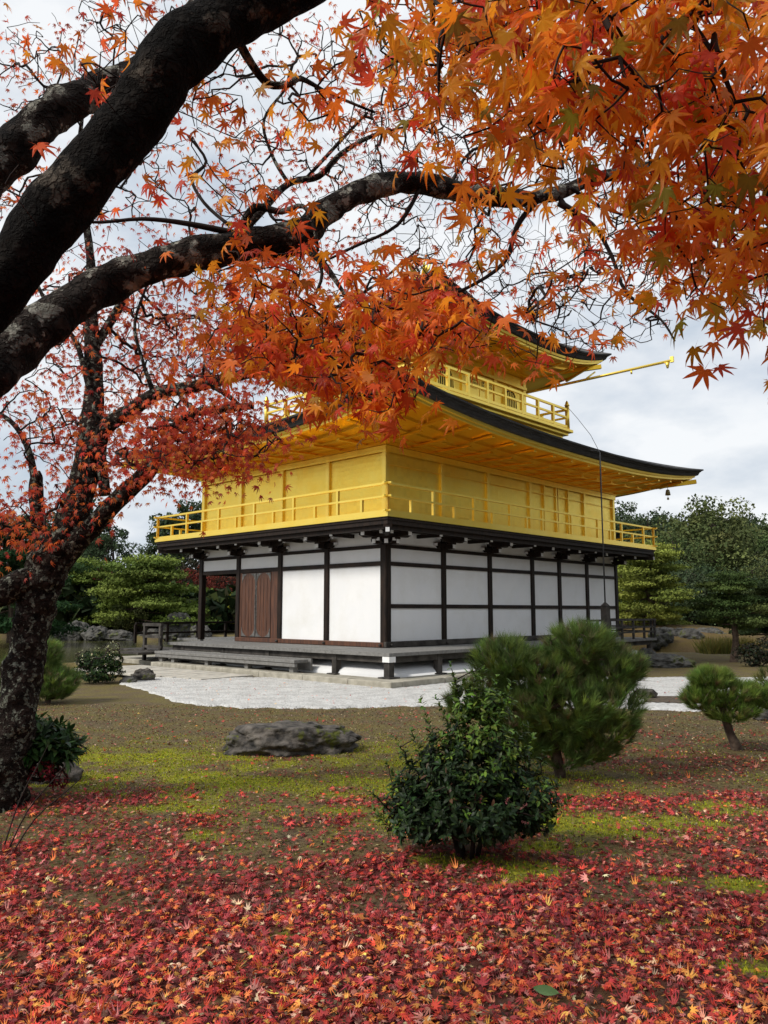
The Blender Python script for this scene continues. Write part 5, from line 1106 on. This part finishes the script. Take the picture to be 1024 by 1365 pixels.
def pine_bush(label, base, blobs, n, size, per, lean, cat='pine', pal=PG, w=(3,4,2,.6), trunk_r=0.05, group=None, name='pine_shrub'):
    rt = empty(name, (base[0], base[1], 0), 0, label, cat, group)
    bl = [(base[0]+b[0], base[1]+b[1], *b[2:]) for b in blobs]; P, D = env_points(bl, n, 0.7); D = D + np.array([0, 0, 0.5]); k = P[:, 2] > 0.08; P = P[k]; D = D[k]
    needles(rt, P, D, per, size, pal, w)
    mb = MB(); sm = []
    cc = np.average(np.array([b[:3] for b in blobs]), axis=0, weights=[b[6] for b in blobs]) + np.array([base[0], base[1], 0])
    limb3(mb, [(base[0], base[1], -0.03), (base[0] + lean*.35, base[1], cc[2]*0.35), (base[0] + lean * .6, base[1], cc[2]*0.7), tuple(cc)], [trunk_r*1.3, trunk_r, trunk_r*.85, trunk_r*.5], n=10, rough=0.12, samples=sm)
    for b in bl:
        limb3(mb, [sm[len(sm)//2], tuple((np.array(sm[len(sm)//2]) + np.array(b[:3]))/2 + np.array([0,0,-.03])), b[:3]], [trunk_r*.5, trunk_r*.35, trunk_r*.2], n=7, samples=sm)
    into(mb.build('trunk', M['pinebark'], None), rt)
    g = grow('twig', sm, [0], P[rng.choice(len(P), min(260, len(P)), replace=False)], M['pinebark'], None, 0.003, 0.012); into(g, rt)
    return rt
pine_bush('wide bushy pine with long needles behind the dark glossy shrub', (1.66, 7.6), [(-.50,0,1.08,.33,.34,.20,3),(-.15,.05,.92,.45,.42,.26,4),(.22,0,1.22,.33,.34,.20,3.2),(.48,0,1.0,.28,.32,.25,3),(.02,-.15,.68,.52,.36,.26,4),(.46,-.1,.68,.34,.34,.26,3),(.72,.05,1.0,.13,.2,.15,1),(-.66,0,.88,.2,.2,.14,.9),(.34,-.1,.45,.38,.3,.17,2.2),(-.86,-.1,.70,.22,.2,.17,1.2),(-.2,0,.40,.34,.26,.18,1.6),(-.45,-.1,.62,.36,.3,.2,2),(.1,.1,.95,.4,.3,.25,2),(.2,.15,.75,.5,.3,.3,2),(-.3,.1,.75,.4,.3,.3,1.5),(0.05,0,.24,.34,.28,.16,1.8),(-.3,0,.28,.26,.24,.14,1.2),(.3,0,.26,.26,.24,.14,1.2)], 3000, 0.12, 36, -0.10, trunk_r=0.045)
pine_bush('small low pine with a leaning trunk at the right', (3.92, 8.9), [(-.26,0,.78,.24,.26,.11,2.6),(-.10,0,.62,.40,.30,.15,3.8),(.26,0,.60,.30,.26,.13,2.6),(-.40,0,.58,.2,.22,.13,1.6),(-.1,-.1,.45,.30,.24,.11,1.8),(.44,.05,.55,.18,.16,.10,1)], 1150, 0.105, 36, -0.22, pal=[(0.09,0.15,0.03),(0.15,0.23,0.04),(0.22,0.29,0.055),(0.18,0.15,0.06)], trunk_r=0.05)
pine_bush('small bright pine tuft behind the maple trunk at the left', (-5.65, 13.4), [(-.30,0,.62,.45,.4,.28,2.5),(.05,0,.36,.45,.4,.26,2.5),(-.1,0,.82,.3,.3,.22,1.5),(-.5,0,.30,.4,.4,.3,1.5),(-.1,0,.2,.5,.4,.18,2)], 1300, 0.13, 32, 0.05, trunk_r=0.04)
pine_bush('yellowing small pine cut by the right edge', (6.05, 11.9), [(-.15,0,.52,.34,.3,.18,2),(.2,0,.7,.4,.3,.2,2),(0,0,.36,.4,.3,.16,1.6)], 420, 0.12, 28, 0.0, pal=[(0.09,0.11,0.025),(0.14,0.14,0.035),(0.06,0.08,0.02),(0.12,0.09,0.04)], trunk_r=0.04)
# low flowering shrub at the water's edge, left
fx_, fy_ = -6.1, 17.0
FS = empty('flowering_shrub', (fx_, fy_, 0), 0, 'low rounded shrub dotted with pale flowers beside the pond at the left', 'shrub')
P_, D_ = env_points([(fx_, fy_, .28, .56, .45, .28, 4), (fx_ - .1, fy_, .48, .40, .36, .22, 2), (fx_ + .3, fy_, .45, .22, .25, .22, 1)], 700, .7); k_ = P_[:, 2] > .05
bush(FS, P_[k_], D_[k_], 8, 0.06, [(0.02,0.045,0.012),(0.04,0.075,0.015),(0.015,0.03,0.01)], [3,2,2], ELL)
P_, D_ = env_points([(fx_, fy_, .50, .55, .4, .30, 3), (fx_ + .28, fy_, .72, .14, .2, .18, 1)], 150, .85)
bush(FS, P_[P_[:,2] > .4], D_[P_[:,2] > .4], 4, 0.035, [(0.62,0.60,0.42),(0.5,0.52,0.25)], [1, 1], ELL, 'flowers', along=.02)['kind'] = 'stuff'
stems(FS, [(fx_, fy_, 0.02)], P_, r0=0.004)
# arching strappy plant at the foot of the red maple
ax_, ay_ = -3.10, 6.75
AP = empty('arching_plant', (ax_, ay_, 0), 0, 'clump of arching narrow green leaves at the foot of the red maple', 'plant')
P_, D_ = env_points([(ax_ + .12, ay_, .50, .36, .3, .15, 3), (ax_ + .3, ay_ - .05, .42, .26, .25, .12, 1.5), (ax_ - .2, ay_, .42, .2, .2, .18, 1)], 300, .5)
bush(AP, P_, D_ + np.array([0, 0, .3]), 8, 0.13, [(0.025,0.06,0.014),(0.045,0.09,0.02),(0.015,0.035,0.012),(0.06,0.09,0.045)], [3,3,2,.5], NAR, along=.04)
stems(AP, [(ax_ + .05*i, ay_, 0.0) for i in range(-2, 4)], P_, r0=0.003)
RS = empty('red_leaved_shrub', (ax_ + .33, ay_ - .12, 0), 0, 'little crimson-leaved bush under the arching green plant', 'shrub')
P_, D_ = env_points([(ax_ + .28, ay_ - .15, .27, .20, .16, .11, 3), (ax_ + .02, ay_ - .2, .22, .25, .15, .14, 2), (ax_ + .42, ay_ - .1, .18, .1, .1, .1, 1)], 200, .5)
bush(RS, P_, D_, 6, 0.035, [(0.20,0.012,0.02),(0.12,0.01,0.016),(0.3,0.02,0.03)], [3,3,1], ELL, along=.03, m_='leaf_fall')
stems(RS, [(ax_ + .2, ay_ - .15, 0.0)], P_, r0=0.003)
BS = empty('bare_sapling', (-2.25, 4.75, 0), 0, 'thin leafless stems leaning at the lower left edge', 'sapling')
for k, (tx, tz) in enumerate(((0.16, 0.62), (0.26, 0.5), (0.34, 0.42))):
    mb = MB(); b0 = grd(4 + 5 * k, 1130 + 4 * k); limb3(mb, [(b0[0], b0[1], -0.02), (b0[0] + tx*.3, b0[1] + .1, tz*.45), (b0[0] + tx*.75, b0[1] + .2, tz*.8), (b0[0] + tx, b0[1] + .25, tz)], [0.006, 0.005, 0.004, 0.002], n=6, sub=3); o_ = mb.build('stem', M['twig'], None); into(o_, BS)

# ------------------------------------------------------------------ the trees across the pond and beyond
QUAD = (np.array([(-.5, 0, 0), (0, -.55, .06), (.5, 0, 0), (0, .6, -.1)], np.float32), np.array([(0, 1, 2), (0, 2, 3)], np.int32))
def tufts(root, P, nr, size, pal, wts, name='crown', jit=0.1, clump=0):
    n = len(P); a = rng.normal(0, 1, (n, 3)); V, T, k = scatter(QUAD, P, frames(a, nr), rng.uniform(0.6, 1.3, n) * size, None, rng.uniform(.5, 1, n))
    return into(mesh_np(name, V, T, M['foliage'], None, False, np.repeat(pick(pal, wts, n, jit) * 0.35 + 0.65 * (np.repeat(pick(pal, wts, n // clump + 1, .1), clump, 0)[:n] if clump else pick(pal, wts, n, jit)), k, 0)), root)
def cloud_pine(x, y, h, wd, label, pal, seed, lean=0.0, npad=16, z0=0.0, group=None, top=0.35, leafs=900, tr=0.12, lo_=0.28, name='pine_tree'):
    """trained pine: bent trunk, tiers of flat needle pads"""
    random.seed(seed); rt = empty(name, (x, y, z0), 0, label, 'pine tree', group)
    mb = MB(); sm = []
    tpts = [(x, y, z0 - .1), (x + lean*.3*wd, y, z0 + h*.25), (x + lean*.1*wd + random.uniform(-.1,.1)*wd, y, z0 + h*.5), (x + random.uniform(-.05,.05)*wd, y, z0 + h*.75), (x, y, z0 + h*.95)]
    limb3(mb, tpts, [tr*1.3, tr, tr*.8, tr*.5, tr*.2], n=9, rough=0.1, samples=sm)
    Ps = []; Ns = []
    for i in range(npad):
        t_ = lo_ + (1 - lo_) * (i + .5) / npad; zz = z0 + h * (t_ - 0.04); wr = wd / 2 * (1 - (max(0, t_ - .25) / .75)**1.6 * (1 - top)) 
        a = i * 2.4 + random.random(); rr = wr * random.uniform(.35, .85) if i < npad - 1 else 0
        c = np.array([x + math.cos(a) * rr, y + math.sin(a) * rr * .8, zz + random.uniform(-.03,.03)*h]); pr = wd * random.uniform(.17, .27) * (1 if i < npad - 1 else 1.2)
        base = sm[min(len(sm) - 1, int(t_ * len(sm) * 0.9))]
        limb3(mb, [base, tuple((np.array(base) + c)/2 + np.array([0, 0, -.02*h])), tuple(c - np.array([0, 0, .03*h]))], [tr*.4, tr*.28, tr*.15], n=6, sub=3)
        n = leafs; d = rng.normal(0, 1, (n, 3)); d /= np.linalg.norm(d, axis=1, keepdims=True); r = rng.uniform(.55, 1, n)
        th_ = pr * random.uniform(.22, .32); lump = 1 + .25*np.sin(d[:,0]*5 + i) * np.cos(d[:,1]*6 + i*2)
        q = c + d * np.array([pr, pr, th_]) * (r * lump)[:, None]; q[:, 2] += np.where(d[:, 2] < 0, th_ * .35, 0)
        Ps.append(q); Ns.append(d * .6 + np.array([0, 0, 1.0]) + rng.normal(0, .45, (n, 3)))
    into(mb.build('trunk', M['pinebark'], None), rt)
    tufts(rt, np.concatenate(Ps), np.concatenate(Ns), wd * 0.024, pal, [3, 3, 2], clump=leafs); return rt
def broad_tree(x, y, h, wd, label, pal, seed, z0=0.0, nl=9000, group=None, ncl=70, cat='tree', lo_=0.25, name='broadleaf_tree', tr=0.18, lsz=0.020, gap=1.0):
    random.seed(seed); rt = empty(name, (x, y, z0), 0, label, cat, group); mb = MB(); sm = []
    limb3(mb, [(x, y, z0 - .3), (x + random.uniform(-.03,.03)*wd, y, z0 + h*.3), (x + random.uniform(-.08,.08)*wd, y, z0 + h*.6), (x, y, z0 + h*.85)], [tr*1.3, tr, tr*.7, tr*.2], n=9, rough=.08, samples=sm)
    Ps = []; Ns = []
    for i in range(ncl):
        while True:
            d = np.array([random.uniform(-1,1), random.uniform(-1,1), random.uniform(-1,1)])
            if 0.15 < (d**2).sum() < 1: break
        d = d / np.linalg.norm(d) * random.uniform(.35, .88)
        c = np.array([x + d[0]*wd/2, y + d[1]*wd/2, z0 + h*(lo_ + 1)/2 + d[2]*h*(1-lo_)/2]); cr = wd * random.uniform(.075, .14) * gap
        if i % 2 == 0:
            b_ = sm[min(len(sm)-1, int(random.uniform(.35, .95)*len(sm)))]; limb3(mb, [b_, tuple((np.array(b_)+c)/2), tuple(c)], [tr*.35, tr*.25, tr*.1], n=5, sub=2)
        n = nl // ncl; e = rng.normal(0, 1, (n, 3)); e /= np.linalg.norm(e, axis=1, keepdims=True); r = rng.uniform(.7, 1.08, n)
        q = c + e * r[:, None] * np.array([cr, cr, cr*.72]); Ps.append(q); Ns.append(e + rng.normal(0, .28, (n, 3)) + np.array([0, 0, .35]))
    into(mb.build('trunk', M['twig'], None), rt)
    tufts(rt, np.concatenate(Ps), np.concatenate(Ns), max(wd, h) * lsz, pal, [3, 3, 2][:len(pal)] if len(pal) == 3 else [1]*len(pal), clump=nl // ncl); return rt
G_DARK = [(0.032,0.052,0.026),(0.050,0.074,0.036),(0.075,0.10,0.048)]
G_MID = [(0.045,0.070,0.026),(0.068,0.095,0.034),(0.10,0.13,0.045)]
G_OLIVE = [(0.062,0.082,0.030),(0.095,0.115,0.040),(0.14,0.155,0.055)]
G_PINE = [(0.085,0.13,0.028),(0.13,0.18,0.035),(0.19,0.24,0.05)]
G_YEL = [(0.20,0.22,0.03),(0.30,0.31,0.04),(0.38,0.37,0.06)]
G_RED = [(0.16,0.025,0.02),(0.24,0.04,0.03),(0.12,0.03,0.02)]
def pxX(px, Y): return (px - 512) / 1048 * Y
def pxZ(py, Y): return H + (814 - py) / 1048 * Y
# left shore
cloud_pine(pxX(196,50), 50.5, pxZ(742,50), 7.2, 'tiered green pine at the far shore just left of the pavilion', G_PINE, 3, lean=-.5, npad=26, lo_=.15)
cloud_pine(pxX(108,54), 54, pxZ(745,54), 6.6, 'mid-green pine at the far shore behind the upright rock', G_PINE, 4, npad=24, lo_=.12)
cloud_pine(pxX(70,56), 57, pxZ(752,56), 6.5, 'pine at the far shore just right of the maple trunk', G_PINE, 5, npad=16, lo_=.15)
cloud_pine(pxX(150,56), 56, pxZ(765,56), 5.0, 'low pale pine between the two far shore pines', G_OLIVE, 6, npad=14, lo_=.1)
cloud_pine(pxX(15,40), 40, pxZ(690,40), 7.0, 'large blue-green pine behind the maple trunk at the left edge', [(0.02,0.05,0.018),(0.03,0.07,0.022),(0.05,0.09,0.03)], 7, npad=24, lo_=.1, leafs=1000)
cloud_pine(pxX(318,56), 56, pxZ(792,56), 3.3, 'yellow-green pine seen through the open porch', G_YEL, 8, npad=11, lo_=.1)
broad_tree(pxX(243,80), 80, pxZ(664,80), 7.6, 'tall round-headed dark tree rising left of the gold balcony', G_DARK, 11, lo_=.45, nl=9000, lsz=.022)
broad_tree(pxX(212,84), 84, pxZ(700,84), 6.0, 'dark tree left of the tall round-headed one', G_DARK, 12, lo_=.3, nl=6000, lsz=.022)
broad_tree(pxX(146,78), 78, pxZ(700,78), 6.5, 'airy dark tree with sky gaps behind the far shore pines', G_DARK, 13, lo_=.35, nl=5200, ncl=40, lsz=.021, gap=.9)
broad_tree(pxX(105,82), 82, pxZ(655,82), 8.0, 'grey-green tree behind the maple fork', G_DARK, 14, lo_=.3, nl=8000, lsz=.022)
broad_tree(pxX(50,85), 85, pxZ(670,85), 9.0, 'dark green tree behind the big left edge pine', G_DARK, 15, lo_=.2, nl=8000, lsz=.022)
broad_tree(pxX(262,66), 66, pxZ(748,66), 4.6, 'red-brown maple across the pond left of the porch column', G_RED + [(0.07,0.05,0.03)], 16, lo_=.15, nl=5000, lsz=.02)
broad_tree(pxX(300,70), 70, pxZ(745,70), 5.5, 'crimson maple seen through the open porch above the yellow pine', G_RED + [(0.05,0.05,0.03)], 17, lo_=.2, nl=5000, lsz=.02)
broad_tree(pxX(236,60), 60, pxZ(788,60), 3.0, 'low scarlet maple right of the tiered shore pine', [(0.30,0.035,0.025),(0.22,0.03,0.02),(0.36,0.06,0.03)], 18, lo_=.1, nl=2600, lsz=.028)
broad_tree(pxX(128,72), 72, pxZ(738,72), 4.5, 'red maple top showing above the far shore pines', G_RED, 19, lo_=.3, nl=3500, lsz=.02)
broad_tree(pxX(275,76), 76, pxZ(715,76), 7.0, 'dark bare-twigged tree behind the red-brown maple', [(0.03,0.03,0.022),(0.05,0.045,0.03),(0.02,0.028,0.018)], 20, lo_=.2, nl=6000, lsz=.022)
for k, (px, py, Y, sz, hh, lab) in enumerate([(100,848,50,(1.9,1.3,1.25),0,'upright grey rock on the far shore below the mid-green pine'),(73,851,49.5,(2.6,1.4,0.8),0,'broad low rock on the far shore left of the upright rock'),(130,850,50,(2.8,1.6,1.0),0,'rounded rock on the far shore right of the upright rock'),(160,852,49.5,(2.2,1.2,.7),0,'low rock near the foot of the tiered pine'),(240,848,51,(2.0,1.4,1.8),0,'tall pointed pale rock behind the deck railing'),(268,850,50,(2.0,1.3,1.1),0,'pale rock right of the tall pointed one behind the railing'),(210,852,50.5,(2.6,1.2,.8),0,'flat rock on the far shore behind the deck landing'),(52,853,48.5,(1.8,1.2,.7),0,'small rock on the far shore beside the maple trunk')]):
    rock('shore_rock', pxX(px, Y - 2.2), Y - 2.2, sz, lab, 30 + k, 'palerock', rz=k, group='rocks along the far shore', z=-0.25)
broad_tree(pxX(178,50), 49.6, 1.9, 3.6, 'low clipped bush under the tiered shore pine', G_OLIVE, 41, lo_=0, nl=2500, ncl=16, lsz=.03, cat='shrub', name='shore_bush', tr=.04)
broad_tree(pxX(140,52), 52, 2.2, 4.5, 'rounded bush on the far shore behind the rocks', G_MID, 42, lo_=0, nl=2500, ncl=16, lsz=.03, cat='shrub', name='shore_bush', tr=.04)
# right side
cloud_pine(pxX(874,38), 38.5, pxZ(738,38), 4.4, 'bright yellow-green tiered pine on the island right of the pavilion', [(0.13,0.165,0.035),(0.20,0.235,0.045),(0.27,0.29,0.06)], 51, npad=26, z0=.5, lo_=.12, leafs=1000)
cloud_pine(pxX(842,40), 41, pxZ(752,40) - .4, 3.6, 'bright pine partly behind the pavilion corner', [(0.13,0.17,0.026),(0.19,0.23,0.034),(0.25,0.28,0.05)], 52, npad=16, z0=.4, lo_=.12)
cloud_pine(pxX(974,24), 24, pxZ(764,24), 2.6, 'dark green pine with a forked trunk near the right edge', [(0.045,0.072,0.022),(0.068,0.10,0.028),(0.10,0.135,0.038)], 53, npad=18, lo_=.42, leafs=1200, tr=.10, lean=.12)
cloud_pine(pxX(1035,30), 30, pxZ(775,30), 3.4, 'dark pine cut by the right edge behind the forked one', G_MID, 54, npad=14, lo_=.2)
rr_ = [('large spreading olive tree, tallest on the right', 945, 660, 66, 12.0, G_OLIVE, 16000), ('dark tree just right of the wind bell', 868, 664, 88, 10.0, G_DARK, 9000), ('dark tree behind the right end of the gold balcony', 832, 662, 95, 11.0, G_DARK, 9000),
       ('pale yellowish tree peeping over the gold balcony', 846, 692, 70, 5.5, G_OLIVE, 4500), ('grey-green tree at the right edge below the ridge', 1010, 690, 78, 10.5, G_MID, 10000), ('olive tree half hidden by the large spreading tree', 905, 700, 62, 7.5, G_MID, 8000),
       ('yellow-tinged low tree above the dark forked pine', 1005, 742, 52, 5.5, G_OLIVE, 6000), ('deep green tree filling the gap above the bright pine', 925, 750, 50, 7.0, G_DARK, 8000), ('dark undergrowth tree behind the dark forked pine', 975, 765, 48, 7.0, G_DARK, 8000), ('dark green tree behind the bright island pines', 868, 740, 54, 7.5, G_DARK, 7000), ('dark tree low at the right edge', 1035, 745, 56, 8.0, G_DARK, 7000),
       ('round tree on the ridge at the far right', 1045, 676, 100, 10.0, G_MID, 7000), ('tree on the ridge behind the large olive tree', 985, 676, 105, 11.0, G_DARK, 7000)]
for k, (lab, px, py, Y, wd, pal, nl) in enumerate(rr_):
    X_ = pxX(px, Y); zb = float(gz(np.array([X_]), np.array([float(Y)]))[0]); broad_tree(X_, Y, pxZ(py, Y) - zb, wd, lab, pal, 60 + k, z0=zb, nl=nl, lo_=.12, ncl=90, lsz=.021, group='trees on the wooded rise at the right')
for k, (px, Y, sz, lab) in enumerate([(900,36,(1.2,.8,.7),'pale rock at the foot of the bright island pine'),(918,35.5,(1.3,.9,.7),'grey rock right of the pale island rock'),(880,34.5,(1.4,1.0,.8),'rock at the island edge next to the deck'),(945,36.5,(1.6,1.0,.7),'low rock at the right end of the island')]):
    rock('shore_rock', pxX(px, Y), Y, sz, lab, 80 + k, 'palerock', rz=k*2, group='rocks on the island', z=.15)
# sedge by the water, right
sx, sy = rng.uniform(10.2, 14.0, 2600), rng.uniform(29.5, 33.5, 2600); 
sx = pxX(rng.uniform(935, 1000, 1500), 32.0); sy = 32.0 + rng.uniform(-.6, .6, 1500)
V, T, k = scatter((np.array([(-.03,0,0),(.03,0,0),(0,1,.1)], np.float32), np.array([(0,1,2)], np.int32)), np.stack([sx, sy, -.3 + 0*sx], 1), frames(np.stack([rng.normal(0,.3,1500), rng.normal(0,.3,1500), np.ones(1500)], 1), rng.normal(0,1,(1500,3))), rng.uniform(.5,.95,1500))
tag(mesh_np('sedge', V, T, M['needle'], None, False, np.repeat(pick([(0.30,0.24,0.06),(0.22,0.20,0.05),(0.16,0.17,0.04)], [2,2,1], 1500), k, 0)), 'yellowed sedge along the water before the island', 'sedge', kind='stuff')
DB = empty('dark_shrub', (pxX(1000,22), 22, 0), 0, 'dark twiggy shrub at the right edge beyond the gravel', 'shrub')
P_, D_ = env_points([(pxX(1000,22), 22, .35, .55, .4, .35, 2), (pxX(1022,22), 22, .45, .5, .4, .4, 2)], 500, .5)
bush(DB, P_[P_[:,2] > .03], D_[P_[:,2] > .03], 6, 0.07, [(0.02,0.03,0.014),(0.05,0.035,0.025),(0.015,0.022,0.012)], [2,1,2], ELL)
stems(DB, [(pxX(1010,22), 22, 0)], P_, r0=.005)
# distant woods that read as one mass
def wood(name, label, xs_, Ys, heights, pal, wts, per=260, wd=7.0):
    Ps = []; Ns = []
    for x_, Y_, h_ in zip(xs_, Ys, heights):
        zb = float(gz(np.array([x_]), np.array([Y_]))[0])
        for c in range(9):
            e0 = rng.normal(0, 1, 3); e0 /= np.linalg.norm(e0); cc = np.array([x_, Y_, zb + h_*.55]) + e0 * np.array([wd*.35, wd*.35, h_*.36]); cr = wd * rng.uniform(.18, .30)
            n = per // 9; e = rng.normal(0, 1, (n, 3)); e /= np.linalg.norm(e, axis=1, keepdims=True)
            Ps.append(cc + e * rng.uniform(.6, 1.1, (n, 1)) * np.array([cr, cr, cr*.8])); Ns.append(e + rng.normal(0, .25, (n, 3)) + np.array([0, 0, .3]))
    P = np.concatenate(Ps); Nn = np.concatenate(Ns); n = len(P)
    V, T, k = scatter(QUAD, P, frames(rng.normal(0, 1, (n, 3)), Nn), rng.uniform(.5, 1.3, n) * 0.95, None, rng.uniform(.5, 1, n))
    return tag(mesh_np(name, V, T, M['foliage'], None, False, np.repeat(pick(pal, wts, n, .25), k, 0)), label, 'wood', kind='stuff')
n = 620; Yw = rng.uniform(92, 210, n); Xw = rng.uniform(-10, 170, n)
wood('far_wood', 'evergreen wood covering the hill beyond the pond at the right', Xw, Yw, rng.uniform(6, 9.5, n), [(0.035,0.05,0.026),(0.055,0.072,0.034),(0.09,0.10,0.045)], [3,3,1.5])
n = 260; Yw = rng.uniform(88, 150, n); Xw = rng.uniform(-110, -8, n)
wood('far_wood', 'low dark wood behind the far shore at the left', Xw, Yw, rng.uniform(4, 7.0, n), [(0.016,0.028,0.012),(0.026,0.04,0.016),(0.05,0.055,0.022)], [3,3,1])
n = 210; Yw = rng.uniform(53, 66, n); Xw = rng.uniform(-50, 55, n)
wood('undergrowth', 'dense low undergrowth along the far shore', Xw, Yw, rng.uniform(1.8, 3.4, n), [(0.018,0.030,0.012),(0.03,0.045,0.016),(0.06,0.06,0.022)], [3,3,1], wd=4.5)
for o_ in [o for o in bpy.data.objects if o.name.startswith('pine') or o.name.startswith('broad')]: pass

# unseen garden wood right of and behind the viewer, added to darken the gold
n = 150; aa = rng.uniform(R(-5), R(150), n); rr2 = rng.uniform(24, 34, n); Xw = 6 + rr2 * np.sin(aa + R(45)); Yw = 4 + rr2 * np.cos(aa + R(45)) 
k_ = (np.abs(Xw) > 0.62 * Yw + 4) | (Yw < -6); k_ &= (Xw > 0) | (Yw < -10); Xw = Xw[k_]; Yw = Yw[k_]
wood('unseen_garden_wood', 'unseen evergreen garden wood added right and behind to darken the gold face', Xw, Yw, rng.uniform(11, 15, len(Xw)), [(0.035,0.05,0.026),(0.055,0.072,0.034),(0.09,0.10,0.045)], [3,3,1.5], per=420, wd=8.0)
